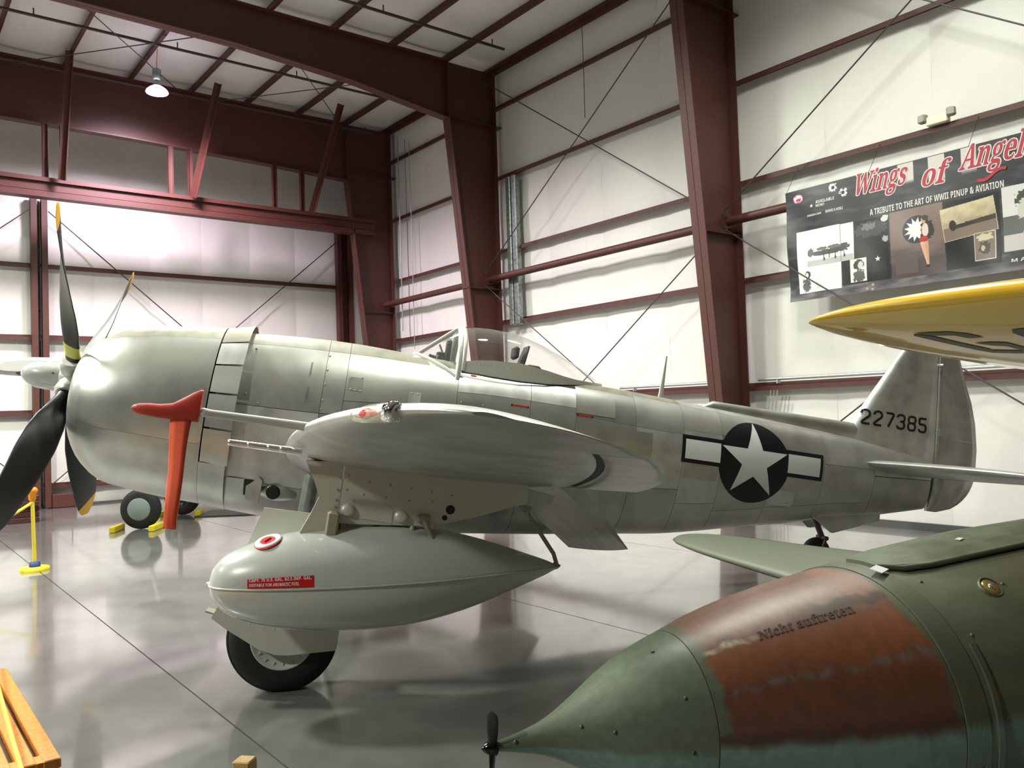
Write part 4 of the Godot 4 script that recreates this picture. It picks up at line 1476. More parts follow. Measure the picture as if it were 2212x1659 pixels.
func fighter_gear(t: Node, side: float):
	var z := 2.37 * side
	var ax := Vector3(3.0, -1.722, z)
	var g := Node3D.new()
	put(g, "main_gear", t)
	var m := MB.new()
	var pr := []
	for q in [[-0.125, 0.215], [-0.13, 0.25], [-0.128, 0.33], [-0.105, 0.385], [-0.06, 0.409], [0.0, 0.414], [0.06, 0.409], [0.105, 0.385], [0.128, 0.33], [0.13, 0.25], [0.125, 0.215]]: pr.append(q)
	lathe(m, ax, Vector3.BACK, pr, 56, false)
	for k in 5:
		lathe(m, ax + Vector3(0, 0, -0.07 + 0.035 * k), Vector3.BACK, [[-0.010, 0.400], [-0.009, 0.414], [0.009, 0.414], [0.010, 0.400]], 56)
	obj("tyre", m, M.rubber, g)
	m = MB.new()
	lathe(m, ax, Vector3(0, 0, side), [[0.11, 0.0], [0.112, 0.06], [0.118, 0.075], [0.105, 0.10], [0.098, 0.15], [0.108, 0.165], [0.112, 0.19], [0.118, 0.205], [0.132, 0.224], [0.134, 0.236], [0.12, 0.24], [0.0, 0.2], [-0.1, 0.2]], 40)
	for i in 18:
		var a := TAU * i / 18
		box(m, ax + Vector3(cos(a) * 0.198, sin(a) * 0.198, 0.112 * side), Vector3(0.008, 0.03, 0.02), Basis(Vector3.BACK, a + PI / 2))
	obj("wheel_hub", m, M.hub, g)
	m = MB.new()
	tube(m, Vector3(3.02, -0.5, z - 0.28 * side), Vector3(3.0, -1.25, z - 0.22 * side), 0.062, 14)
	tube(m, Vector3(3.0, -1.2, z - 0.22 * side), Vector3(3.0, -1.66, z - 0.20 * side), 0.045, 14)
	tube(m, Vector3(3.0, -1.70, z - 0.22 * side), ax + Vector3(0, 0, 0.08 * side), 0.04, 12)
	path(m, [Vector3(3.08, -1.1, z - 0.2 * side), Vector3(3.22, -1.34, z - 0.2 * side), Vector3(3.08, -1.58, z - 0.2 * side)], 0.018, 8)
	obj("oleo_strut", m, M.galv, g)
	m = MB.new()
	prism(m, [[2.49, -1.555], [2.47, -1.60], [2.59, -1.672], [2.85, -1.80], [2.96, -1.825], [3.06, -1.822], [3.405, -1.755], [3.42, -1.45], [3.38, -0.75], [2.72, -0.75], [2.60, -1.2]], Basis.IDENTITY, Vector3(0, 0, z + 0.19 * side), -0.008, 0.008)
	for q in [[2.75, -1.62], [2.85, -1.64], [2.93, -1.64]]: lathe(m, Vector3(q[0], q[1], z + 0.197 * side), Vector3(0, 0, side), [[0, 0.008], [0.004, 0.006]], 8)
	obj("gear_door", m, M.alu_paint, g)
	m = MB.new()
	box(m, Vector3(2.47, -1.57, z + 0.12 * side), Vector3(0.10, 0.012, 0.12), Basis(Vector3.BACK, -0.2))
	obj("door_bracket", m, M.zinc, g)

# ------------------------------------------------------------------ lettering
func font(serif: bool, bold := true) -> SystemFont:
	var f := SystemFont.new()
	f.font_names = PackedStringArray(["Droid Serif" if serif else "Droid Sans"])
	f.font_weight = 700 if bold else 400
	return f
# text as thin raised letters; map turns (across, up, out) into a place
func letters(m: MB, txt: String, height: float, depth: float, serif: bool, map: Callable, slant := 0.0, squeeze := 1.0, width := -1.0):
	var tm := TextMesh.new()
	tm.text = txt
	tm.font = font(serif)
	tm.font_size = 64
	tm.pixel_size = height / 46.0
	tm.depth = depth
	tm.horizontal_alignment = HORIZONTAL_ALIGNMENT_LEFT
	tm.vertical_alignment = VERTICAL_ALIGNMENT_BOTTOM
	tm.curve_step = 2.0
	var arr := tm.get_mesh_arrays()
	var v: PackedVector3Array = arr[Mesh.ARRAY_VERTEX]
	var idx = arr[Mesh.ARRAY_INDEX]
	if v.is_empty(): return
	var lo := v[0]
	var hi := v[0]
	for p in v:
		lo = lo.min(p); hi = hi.max(p)
	var sx := squeeze
	if width > 0: sx = width / (hi.x - lo.x)
	var pts := PackedVector3Array()
	for p in v: pts.append(map.call((p.x - lo.x) * sx + (p.y - lo.y) * slant, p.y - lo.y, p.z + depth * 0.5))
	m.st.set_smooth_group(-1)
	if idx == null or idx.size() == 0:
		for p in pts: m.st.add_vertex(p)
	else:
		for i in idx: m.st.add_vertex(pts[i])
	m.n += 1

# ------------------------------------------------------------------ drop tank under the left wing
const TKR := [[0.0, 0.0], [0.005, 0.07], [0.02, 0.14], [0.06, 0.222], [0.1, 0.264], [0.2, 0.328], [0.3, 0.358], [0.4, 0.37], [0.5, 0.364], [0.6, 0.335], [0.7, 0.28], [0.77, 0.228], [0.84, 0.168], [0.9, 0.112], [0.96, 0.056], [1.0, 0.018]]
func tank_r(x: float) -> float:
	var i := 0
	while i < TKR.size() - 2 and x > TKR[i + 1][0]: i += 1
	var a = TKR[i]
	var b = TKR[i + 1]
	var p = TKR[maxi(i - 1, 0)]
	var q = TKR[mini(i + 2, TKR.size() - 1)]
	var f: float = clampf((x - a[0]) / (b[0] - a[0]), 0, 1)
	if i == 0: return lerpf(a[1], b[1], sqrt(f))
	return cubic_interpolate_in_time(a[1], b[1], p[1], q[1], f, b[0] - a[0], p[0] - a[0], q[0] - a[0])
func make_tank():
	var ax := Vector3(0.89424899, -0.01996091, 0.44712449).normalized()
	var up := Vector3(0.01785359, 0.99980076, 0.00892679).normalized()
	var b := Basis(ax, up, ax.cross(up))
	var t = thing("drop_tank", "pale grey teardrop drop tank with red filler cap hung below the wing", "fuel tank", Vector3(1.89, 0.945, -5.9), b)
	var L := 2.505
	var xs := []
	for i in 45: xs.append(0.5 - 0.5 * cos(PI * i / 44.0))
	var m := MB.new()
	var prof := []
	for x in xs: prof.append([x * L, tank_r(x)])
	lathe(m, Vector3.ZERO, Vector3.RIGHT, prof, 48)
	obj("shell", m, M.tank, t)
	# rolled seam round the middle, level
	m = MB.new()
	var o := []
	var n := 44
	var loop := []
	for i in n + 1: loop.append([xs[i] * L, tank_r(xs[i])])
	for i in range(n - 1, 0, -1): loop.append([xs[i] * L, -tank_r(xs[i])])
	var rings := []
	for i in loop.size():
		var p: Array = loop[i]
		var pn: Array = loop[(i + 1) % loop.size()]
		var pp: Array = loop[(i - 1 + loop.size()) % loop.size()]
		var tg := Vector2(pn[0] - pp[0], pn[1] - pp[1]).normalized()
		var nr := Vector3(-tg.y, 0, tg.x)
		var c := Vector3(p[0], 0.0, p[1])
		rings.append([c - nr * 0.02 + Vector3(0, 0.008, 0), c + nr * 0.010 + Vector3(0, 0.005, 0), c + nr * 0.010 - Vector3(0, 0.005, 0), c - nr * 0.02 - Vector3(0, 0.008, 0)])
	rings.append(rings[0])
	loft(m, rings, false, true)
	obj("seam_flange", m, M.tank, t)
	m = MB.new()
	lathe(m, Vector3(-0.02, 0, 0), Vector3.RIGHT, [[0, 0.008], [0.004, 0.016], [0.03, 0.02]], 12)
	obj("nose_plug", m, M.tank, t)
	m = MB.new()
	tube(m, Vector3(L - 0.03, 0.03, 0), Vector3(L + 0.015, 0.0, 0), 0.012, 8)
	obj("tail_lug", m, M.zinc, t)
	# surface frame at (x, angle from the top towards the outer side)
	var spot := func(x: float, a: float, lift: float) -> Vector3:
		var r := tank_r(x / L) + lift
		return Vector3(x, cos(a) * r, sin(a) * r)
	var cx := 0.405
	var ca := deg_to_rad(17.8)
	var slope := (tank_r((cx + 0.05) / L) - tank_r((cx - 0.05) / L)) / 0.1
	var rad := Vector3(0, cos(ca), sin(ca))
	var nrm := (rad - Vector3.RIGHT * slope).normalized()
	var cc: Vector3 = spot.call(cx, ca, 0.0)
	var u := (Vector3.RIGHT - nrm * nrm.x).normalized()
	var v := nrm.cross(u)
	for q in [[0.100, 0.096, -0.012, 0.0035, "red_paint", "cap_outer_ring"], [0.0955, 0.05, -0.01, 0.007, "white_paint", "cap_collar"], [0.058, 0.0, -0.01, 0.0045, "red_paint", "filler_cap"]]:
		m = MB.new()
		var rg := []
		if q[1] > 0.0:
			for pr in [[q[0], q[2]], [q[0] - 0.002, q[3]], [(q[0] + q[1]) * 0.5, q[3] + (0.006 if q[4] == "white_paint" else 0.0)], [q[1] + 0.002, q[3]], [q[1], q[2]]]: rg.append(circ(cc + nrm * pr[1], u, v, pr[0], 36))
			loft(m, rg, false, true, cc - nrm * 0.3)
		else: lathe(m, cc + nrm * q[2], nrm, [[0, q[0]], [q[3] - q[2], q[0]], [q[3] - q[2] + 0.004, q[0] - 0.008]], 28)
		obj(q[5], m, M[q[4]], t)
	m = MB.new()
	box(m, cc + nrm * 0.012, Vector3(0.012, 0.012, 0.055), Basis(u, nrm, v) * Basis(Vector3.UP, 0.9), 0.003)
	obj("cap_tab", m, M.red_paint, t)
	# placard
	var a1 := deg_to_rad(75.6)
	var a2 := deg_to_rad(88.0)
	m = MB.new()
	var rows := []
	for i in 13:
		var row := []
		for j in 5: row.append(spot.call(lerpf(0.284, 0.722, i / 12.0), lerpf(a1, a2, j / 4.0), 0.0025))
		rows.append(row)
	sheet(m, rows, Vector3(0.5, 0, 0))
	var pl = obj("placard", m, M.red_paint, t, "red placard with white capacity lettering")
	m = MB.new()
	for ln in [["CAPY. 75 U.S. GAL. 62.5 IMP. GAL.", 79.6, 0.412], ["SUITABLE FOR AROMATIC FUEL", 85.6, 0.33]]:
		letters(m, ln[0], 0.021, 0.001, false, func(x: float, y: float, z: float) -> Vector3: return spot.call(0.297 + x, deg_to_rad(ln[1]) - y / 0.33, 0.0026 + z), 0.0, 1.0, ln[2])
	obj("placard_text", m, M.white_paint, t, "white lettering")

func make_pitot_cover():
	var b := fighter_basis()
	var t = thing("pitot_cover", "red stuffed pitot cover with long orange ribbon on the wing boom", "cover", FO + b * Vector3(2.25, -0.09, 4.3), b)
	var m := MB.new()
	var rg := []
	# sock: x, centre height, half height, half width
	for q in [[-0.165, -0.012, 0.004, 0.004], [-0.155, -0.012, 0.018, 0.02], [-0.13, -0.012, 0.028, 0.03], [-0.08, -0.010, 0.034, 0.036], [-0.02, -0.010, 0.038, 0.038], [0.04, -0.002, 0.044, 0.038], [0.09, 0.016, 0.062, 0.036], [0.14, 0.036, 0.080, 0.034], [0.175, 0.046, 0.089, 0.033], [0.187, 0.047, 0.088, 0.030]]:
		rg.append(circ(Vector3(q[0], q[1], 0), Vector3.UP, Vector3.BACK, q[2], 20, q[3]))
	loft(m, rg)
	obj("sock", m, M.red_cover, t)
	# ribbon hangs straight down
	var dn := (b.inverse() * Vector3.DOWN).normalized()
	m = MB.new()
	var top := Vector3(0.02, -0.035, 0.005)
	var acr := Vector3(1, 0, 0)
	var front := []
	var back := []
	for i in 22:
		var f := i / 21.0
		var w := lerpf(0.055, 0.032, f)
		var c := top + dn * (0.605 * f) + Vector3(0.075 - 0.07 * f, 0, 0.010 * sin(f * 9.0))
		var tw := 0.3 * sin(f * 4.0)
		var d := (acr * cos(tw) + Vector3(0, 0, 1) * sin(tw)) * w
		front.append([c - d, c - d * 0.33 + Vector3(0, 0, 0.003), c + d * 0.33 + Vector3(0, 0, 0.003), c + d, c + d * 0.33 - Vector3(0, 0, 0.001), c - d * 0.33 - Vector3(0, 0, 0.001)])
	loft(m, front)
	obj("ribbon", m, M.ribbon, t)

# ------------------------------------------------------------------ green rocket aircraft in the foreground
const KR := [[0.045, 0.013], [0.09, 0.023], [0.14, 0.034], [0.195, 0.048], [0.266, 0.078], [0.35, 0.125], [0.441, 0.18], [0.54, 0.228], [0.638, 0.265], [0.72, 0.29], [0.82, 0.325], [0.95, 0.362], [1.07, 0.392], [1.28, 0.435], [1.5, 0.468], [1.8, 0.50], [2.2, 0.535], [2.8, 0.56], [3.4, 0.53], [4.2, 0.43], [5.0, 0.28], [5.5, 0.16]]
func kr(s: float) -> float:
	var i := 0
	while i < KR.size() - 2 and s > KR[i + 1][0]: i += 1
	return lerpf(KR[i][1], KR[i + 1][1], clampf((s - KR[i][0]) / (KR[i + 1][0] - KR[i][0]), 0, 1))
# body surface: slightly taller than round, deeper and wider aft of the second joint
func kp(s: float, th: float, lift := 0.0) -> Vector3:
	var r := (kr(s - 0.02) + kr(s) + kr(s + 0.02)) / 3.0 + lift
	var wide := lerpf(1.0, 1.13, smoothstep(0.7, 1.5, s))
	var deep := lerpf(1.0, 1.18, smoothstep(0.8, 1.8, s))
	var c := cos(th)
	return Vector3(s, (r * c * (1.0 if c > 0 else deep)) - 0.03 * smoothstep(0.7, 1.5, s), r * wide * sin(th))
func kband(s0: float, s1: float, t0: float, t1: float, lift := 0.0, gap := 0.003, ns := 0) -> MB:
	var m := MB.new()
	var n1 := maxi(2, int((s1 - s0) / 0.035)) if ns == 0 else ns
	var n2 := maxi(2, int((t1 - t0) / 5.0))
	var rows := []
	for i in n1 + 1:
		var row := []
		for j in n2 + 1: row.append(kp(lerpf(s0 + gap * 0.5, s1 - gap * 0.5, float(i) / n1), deg_to_rad(lerpf(t0, t1, float(j) / n2)), lift))
		rows.append(row)
	# skin with texture coordinates: across = angle, along = station
	m.st.set_smooth_group(0)
	for i in n1:
		for j in n2:
			for q in [[0, 0], [0, 1], [1, 1], [0, 0], [1, 1], [1, 0]]:
				var ii: int = i + q[0]
				var jj: int = j + q[1]
				m.st.set_uv(Vector2(lerpf(t0, t1, float(jj) / n2) / 360.0, float(ii) / n1))
				m.st.add_vertex(rows[ii][jj])
	m.st.set_uv(Vector2.ZERO)
	for e in [0, n1]:
		var l2 := []
		for p in rows[e]: l2.append(Vector3(p.x, 0, 0) + (p - Vector3(p.x, 0, 0)) * 0.95)
		sheet(m, [rows[e], l2], rows[n1 / 2][n2 / 2], false)
	return m
# soft edged paint: a patch whose outline wanders, laid on the body
func make_rocket_plane():
	var a := Vector3(0.95114983, 0, 0.30984926)
	var b := Basis(a, Vector3.UP, a.cross(Vector3.UP))
	var t = thing("rocket_aircraft", "stubby green rocket aircraft with bare red-brown nose band and tiny nose propeller", "aircraft", Vector3(1.55917, 1.0, -2.20277), b)
	# dark core that closes the joints
	var m := MB.new()
	var rg := []
	for s in [0.06, 0.2, 0.35, 0.55, 0.72, 0.95, 1.3, 1.8, 2.4, 3.0, 3.6, 4.4, 5.2]:
		var r := []
		for j in 32: r.append(kp(s, TAU * j / 32, -0.012))
		rg.append(r)
	loft(m, rg)
	obj("inner_shell", m, M.liner, t)
	obj("nose_cone", kband(0.045, 0.70, 0, 360), M.nose_cone, t, "green nose cone with pale blue belly")
	obj("nose_band", kband(0.70, 1.47, 0, 360), M.nose_band, t, "bare red-brown primer band, pale blue below")
	obj("joint_strip", kband(1.47, 1.56, 0, 360, 0.003), M.body_paint, t)
	obj("body_skin", kband(1.56, 5.4, 0, 360, 0.0), M.body_paint, t)
	m = MB.new()
	obj("joint_bead", kband(1.585, 1.605, 55, 150, 0.007, 0.0, 2), M.body_paint, t)
	# spinner and two-bladed generator propeller
	var pr := Node3D.new()
	put(pr, "nose_propeller", t)
	m = MB.new()
	lathe(m, Vector3(-0.004, 0, 0), Vector3.RIGHT, [[0.0, 0.002], [0.006, 0.010], [0.02, 0.021], [0.036, 0.027], [0.046, 0.028], [0.05, 0.024]], 20)
	obj("spinner", m, M.gloss_black, pr)
	for s in [1.0, -1.0]:
		m = MB.new()
		var d := Vector3(0, 0.97 * s, 0.10 * s).normalized()
		var rr := []
		for q in [[0.015, 0.014, 0.010], [0.03, 0.018, 0.008], [0.06, 0.022, 0.005], [0.095, 0.024, 0.004], [0.11, 0.021, 0.0035], [0.116, 0.012, 0.002]]:
			var bt := lerpf(0.9, 0.5, q[0] / 0.116)
			var ch := Vector3(sin(bt), 0, cos(bt) * s)
			ch = (ch - d * ch.dot(d)).normalized()
			rr.append(circ(Vector3(0.032, 0, 0) + d * q[0], ch, ch.cross(d), q[1], 14, q[2]))
		loft(m, rr)
		obj("blade", m, M.black, pr)
	# canopy sill and hatch along the top
	m = MB.new()
	var rl := []
	for i in 16:
		var s := lerpf(1.545, 3.2, i / 15.0)
		var w: float = 0.125 * (1.0 if i > 2 else [0.45, 0.8, 0.95][i])
		var ring := []
		var zz := [0.0, 0.0]
		for k in 9:
			var th := lerpf(-w, w, k / 8.0) / 0.42
			ring.append(kp(s, th, 0.016))
		for k in 9:
			var th := lerpf(w, -w, k / 8.0) / 0.42
			ring.append(kp(s, th, -0.01))
		rl.append(ring)
	loft(m, rl, true, false)
	obj("hatch_sill", m, M.green_top, t)
	m = MB.new()
	path(m, [kp(1.56, 0.16, 0.010), kp(1.62, 0.26, 0.012), kp(1.72, 0.295, 0.012), kp(2.2, 0.30, 0.012), kp(3.0, 0.30, 0.012)], 0.012, 8)
	obj("sill_bead", m, M.green_top, t)
	for q in [[1.525, 0.22, 0.028, 0.024], [2.02, 0.06, 0.020, 0.010]]:
		m = MB.new()
		var n := kp(q[0], q[1], 1.0) - kp(q[0], q[1], 0.0)
		var uu := (Vector3.RIGHT - n.normalized() * n.normalized().x).normalized()
		box(m, kp(q[0], q[1], 0.019), Vector3(q[2] * 2, 0.003, q[3] * 2), Basis(uu, n.normalized(), uu.cross(n.normalized())) * Basis(Vector3.UP, 0.4))
		obj("tape", m, M.white_paint, t, "small white patch")
	m = MB.new()
	for q in [[0.60, 12.0], [0.62, 58.0], [0.40, 75.0], [0.62, 95.0], [0.31, 60.0], [1.62, 52.0], [1.63, 84.0], [1.64, 112.0], [1.53, 100.0], [1.62, 24.0], [1.9, 34.0], [0.105, 60.0]]:
		var n := (kp(q[0], deg_to_rad(q[1]), 0.1) - kp(q[0], deg_to_rad(q[1]), 0.0)).normalized()
		lathe(m, kp(q[0], deg_to_rad(q[1]), -0.002), n, [[0, 0.007], [0.004, 0.007], [0.006, 0.004]], 10)
	obj("screw", m, M.green_dark, t)
	# round filler window
	var gn := (kp(1.84, deg_to_rad(34.5), 0.1) - kp(1.84, deg_to_rad(34.5), 0.0)).normalized()
	m = MB.new()
	lathe(m, kp(1.84, deg_to_rad(34.5), -0.006), gn, [[0, 0.045], [0.011, 0.045], [0.013, 0.040], [0.009, 0.036]], 24)
	obj("port_rim", m, M.green_dark, t)
	m = MB.new()
	lathe(m, kp(1.84, deg_to_rad(34.5), -0.006), gn, [[0, 0.036], [0.010, 0.034], [0.012, 0.02]], 24)
	var gg = obj("port", m, M.gauge, t, "amber round filler port")
	m = MB.new()
	lathe(m, kp(1.84, deg_to_rad(34.5), 0.002), gn, [[0, 0.014], [0.008, 0.012], [0.010, 0.005]], 14)
	obj("port_plug", m, M.alu_bright, t)
	# stencil
	m = MB.new()
	letters(m, "Nicht auftreten", 0.036, 0.001, true, func(x: float, y: float, z: float) -> Vector3: return kp(0.92 + x * 0.99 + y * 0.1, deg_to_rad(35.5 - 9.0 * x) - y / 0.40, 0.0012 + z), 0.15, 0.95)
	obj("stencil", m, M.stencil, t, "faded black stencil reading Nicht auftreten")
	# wings
	for s in [-1.0, 1.0]:
		m = MB.new()
		var W := [[0.35, 2.55, 5.0], [1.0, 2.85, 4.98], [1.6, 3.02, 4.94], [2.2, 3.12, 4.86], [2.6, 3.17, 4.77], [3.0, 3.19, 4.62], [3.4, 3.21, 4.46], [3.8, 3.24, 4.32], [4.1, 3.28, 4.22], [4.35, 3.33, 4.13], [4.52, 3.40, 4.04], [4.62, 3.50, 3.96], [4.66, 3.62, 3.86]]
		var wr := []
		for q in W:
			var c: float = q[2] - q[1]
			var r := []
			for i in 13:
				var f := 1.0 - cos(PI * 0.5 * i / 12.0)
				r.append(Vector3(q[1] + f * c, -0.22 + foil(f, 0.115) * c - 0.02 * f * c, q[0] * s))
			for i in 13:
				var f := 1.0 - cos(PI * 0.5 * (12 - i) / 12.0)
				r.append(Vector3(q[1] + f * c, -0.22 - foil(f, 0.10) * c - 0.02 * f * c, q[0] * s))
			wr.append(r)
		loft(m, wr)
		obj("wing", m, M.green_wing, t, "green wing with blue-grey underside")
	# fin, skid and cradle outside the picture
	m = MB.new()
	prism(m, [[4.0, 0.3], [5.3, 0.25], [5.6, 1.2], [5.35, 1.35], [5.0, 1.3]], Basis.IDENTITY, Vector3.ZERO, -0.05, 0.05)
	obj("fin", m, M.green_top, t)
	m = MB.new()
	prism(m, [[1.1, -0.97], [3.2, -1.0], [3.3, -0.9], [1.9, -0.80], [1.0, -0.88]], Basis.IDENTITY, Vector3.ZERO, -0.12, 0.12)
	box(m, Vector3(1.9, -0.65, 0), Vector3(0.16, 0.45, 0.12))
	box(m, Vector3(2.9, -0.68, 0), Vector3(0.16, 0.5, 0.12))
	obj("landing_skid", m, M.green_dark, t)
	m = MB.new()
	lathe(m, Vector3(5.1, -0.86, -0.05), Vector3.BACK, [[0, 0.08], [0.01, 0.12], [0.05, 0.14], [0.09, 0.12], [0.1, 0.08]], 20)
	tube(m, Vector3(5.0, -0.2, 0), Vector3(5.1, -0.86, 0), 0.03, 8)
	obj("tail_wheel", m, M.rubber, t)

func body_texture(kind: int) -> ImageTexture:
	# u: round the body from the top (0) over the left side to the bottom (0.5); v: along
	var n := FastNoiseLite.new()
	n.seed = 77
	n.frequency = 0.012
	n.fractal_octaves = 4
	var W := 512
	var H := 256
	var im := Image.create(W, H, false, Image.FORMAT_RGB8)
	var green: Color = [Color(0.395, 0.435, 0.365), Color(0.38, 0.405, 0.34), Color(0.35, 0.355, 0.295)][kind]
	var blue := Color(0.47, 0.57, 0.545)
	var primer := Color(0.42, 0.265, 0.215)
	var primer2 := Color(0.48, 0.285, 0.19)
	var dirt := Color(0.30, 0.22, 0.20)
	for y in H:
		var v := float(y) / H
		for x in W:
			var u := float(x) / W
			var th := 360.0 * u
			if th > 180.0: th = 360.0 - th
			var w := n.get_noise_2d(x * 1.3, y * 1.6)
			var w2 := n.get_noise_2d(x * 5.0 + 300.0, y * 5.0)
			var c: Color = green
			if kind == 1:
				c = primer.lerp(primer2, clampf(smoothstep(29.0, 37.0, th + w * 6.0) * (1.0 - smoothstep(50.0, 62.0, th + w * 12.0)), 0, 1))
				c = c.lerp(Color(0.53, 0.40, 0.345), (1.0 - smoothstep(23.0, 34.0, th + w * 10.0)) * 0.75)
				# scraped seams along the body
				var d1 := absf(th - (62.0 - 9.0 * v) + w * 5.0)
				c = c.lerp(Color(0.40, 0.36, 0.33), (1.0 - smoothstep(0.6, 2.6, d1)) * clampf(0.55 + w2 * 1.5, 0, 1))
				var d2 := absf(th - (33.0 - 4.0 * v) + w * 4.0)
				c = c.lerp(Color(0.66, 0.61, 0.53), (1.0 - smoothstep(0.8, 3.2, d2)) * (1.0 - smoothstep(0.15, 0.42, v)) * clampf(0.8 + w2, 0, 1))
				c = c.lerp(Color(0.26, 0.22, 0.18), (1.0 - smoothstep(1.5, 5.0, absf(th - 25.0 + w * 5.0))) * smoothstep(0.45, 0.7, v) * 0.75)
				c = c.lerp(green, (1.0 - smoothstep(0.02, 0.06, v + w * 0.04)))
				c = c.lerp(Color(0.345, 0.355, 0.285), smoothstep(0.955, 0.985, v + w * 0.05))
			if kind == 2: c = c.lerp(Color(0.375, 0.40, 0.33), 1.0 - smoothstep(0.0, 0.14, v + w * 0.06))
			# ragged paint edge above the pale belly
			var edge := 92.0 + w * 2.5 + (8.0 - 8.0 * v if kind == 0 else 0.0) - (8.0 * v if kind == 1 else (8.0 if kind == 2 else 0.0))
			if kind == 1: c = c.lerp(dirt, smoothstep(edge - 9.0, edge - 3.0, th + w2 * 6.0) * 0.8)
			c = c.lerp(blue, smoothstep(edge - 3.0, edge + (4.0 if kind else 10.0), th))
			var k := 1.0 + w2 * 0.10
			im.set_pixel(x, y, Color(c.r * k, c.g * k, c.b * k))
	im.generate_mipmaps()
	return ImageTexture.create_from_image(im)

# ------------------------------------------------------------------ yellow aircraft, wing tip in view
func make_yellow():
	var yaw := 0.215
	var pit := 0.208
	var S := Vector3(sin(yaw), -0.076, cos(yaw))
	var Dh := Vector3(cos(yaw), 0, -sin(yaw))
	var D := Dh * cos(pit) - Vector3.UP * sin(pit)
	var N := Dh * sin(pit) + Vector3.UP * cos(pit)
	var t = thing("yellow_aircraft", "glossy yellow aircraft whose lettered wing tip overhangs the fighter's tail", "aircraft", Vector3(3.498, 2.659, -2.46))
	var ch := 2.313
	var k := 0.301
	var pl := func(q: float) -> Vector2:
		var f := 1.0
		if q < 2.252: f = pow(1.0 - pow(1.0 - q / 2.252, 1.562), 1.0 / 1.562)
		return Vector2(ch * k * (1.0 - f), ch - ch * (1.0 - k) * (1.0 - f))
	var m := MB.new()
	var rg := []
	for q in [0.0005, 0.006, 0.02, 0.05, 0.1, 0.18, 0.28, 0.4, 0.55, 0.75, 1.0, 1.3, 1.6, 2.0, 2.6, 3.4, 4.2, 5.4, 7.0]:
		var e: Vector2 = pl.call(q)
		var c := e.y - e.x
		var r := []
		for i in 17:
			var f := 1.0 - cos(PI * 0.5 * i / 16.0)
			r.append(S * q + D * (e.x + c * f) + N * (foil(f, 0.125) * c + 0.001))
		for i in 17:
			var f := 1.0 - cos(PI * 0.5 * (16 - i) / 16.0)
			r.append(S * q + D * (e.x + c * f) - N * (foil(f, 0.085) * c + 0.001))
		rg.append(r)
	loft(m, rg)
	obj("wing", m, M.yellow, t, "glossy yellow wing")
	# letter strokes on the under side
	var G := [[[0.73, 0.535], [0.677, 0.702], [0.7, 0.783], [0.771, 0.85], [0.799, 0.773], [0.747, 0.719], [0.773, 0.611]], [[0.76, 0.527], [0.783, 0.608], [1.062, 0.825], [1.151, 0.81], [1.096, 0.753], [0.791, 0.519]], [[0.912, 0.774], [0.872, 0.868], [0.873, 0.929], [0.966, 0.991], [1.061, 0.977], [0.955, 0.916], [0.955, 0.853]], [[1.084, 0.822], [1.061, 0.977], [1.137, 0.966], [1.163, 0.808]], [[0.608, 0.993], [0.55, 1.12], [0.70, 1.16], [0.80, 1.05], [0.663, 0.988]]]
	var lt := Node3D.new()
	put(lt, "wing_lettering", t)
	for g in G:
		m = MB.new()
		var p2 := PackedVector2Array()
		for p in g: p2.append(Vector2(p[0], p[1]))
		var cells := []
		var x := 0.5
		while x < 1.3:
			var y := 0.4
			while y < 1.3:
				for piece in Geometry2D.intersect_polygons(p2, rect2(x, y, x + 0.08, y + 0.08)):
					var idx := Geometry2D.triangulate_polygon(piece)
					var tt := PackedVector3Array()
					for i in idx:
						var q: Vector2 = piece[i]
						var e: Vector2 = pl.call(q.y)
						var c := e.y - e.x
						tt.append(S * q.y + D * q.x - N * (foil(clampf((q.x - e.x) / c, 0.001, 0.999), 0.085) * c + 0.004))
					m.add(orient(tt, -N), true, N * 30.0)
				y += 0.08
			x += 0.08
		obj("letter_stroke", m, M.letter_grey, lt)
	# the rest of the aircraft, out of the picture
	m = MB.new()
	var fr := []
	var fc := S * 7.4 + D * 0.7
	for q in [[-2.2, 0.35, 0.0], [-2.0, 0.5, 0.0], [-0.6, 0.55, 0.05], [0.8, 0.6, 0.1], [2.0, 0.5, 0.1], [4.2, 0.22, 0.15], [5.2, 0.08, 0.2]]:
		fr.append(circ(fc + D * q[0] + N * q[2], S.normalized(), N, q[1] * 0.85, 20, q[1]))
	loft(m, fr)
	obj("fuselage", m, M.yellow, t)
	for s in [6.7, 8.2]:
		m = MB.new()
		var top: Vector3 = S * s + D * 0.5
		var bot := Vector3(top.x - 0.15, -2.659 + 0.36, top.z)
		tube(m, top, bot, 0.06, 10)
		obj("gear_leg", m, M.yellow, t)
		m = MB.new()
		lathe(m, bot - Vector3(0, 0, 0.1), Vector3.BACK, [[0, 0.2], [0.01, 0.3], [0.05, 0.35], [0.1, 0.36], [0.15, 0.35], [0.19, 0.3], [0.2, 0.2]], 28)
		obj("tyre", m, M.rubber, t)
	m = MB.new()
	var mir := []
	for q in [0.0, 1.0, 2.0, 2.3]:
		var r := []
		var c := lerpf(ch, ch * 0.5, q / 5.0)
		for i in 9:
			var f := 1.0 - cos(PI * 0.5 * i / 8.0)
			r.append(S * 7.8 + Vector3(S.x, 0.076, S.z) * q + D * (c * f) + N * (foil(f, 0.125) * c + 0.001))
		for i in 9:
			var f := 1.0 - cos(PI * 0.5 * (8 - i) / 8.0)
			r.append(S * 7.8 + Vector3(S.x, 0.076, S.z) * q + D * (c * f) - N * (foil(f, 0.085) * c + 0.001))
		mir.append(r)
	loft(m, mir)
	obj("wing", m, M.yellow, t)

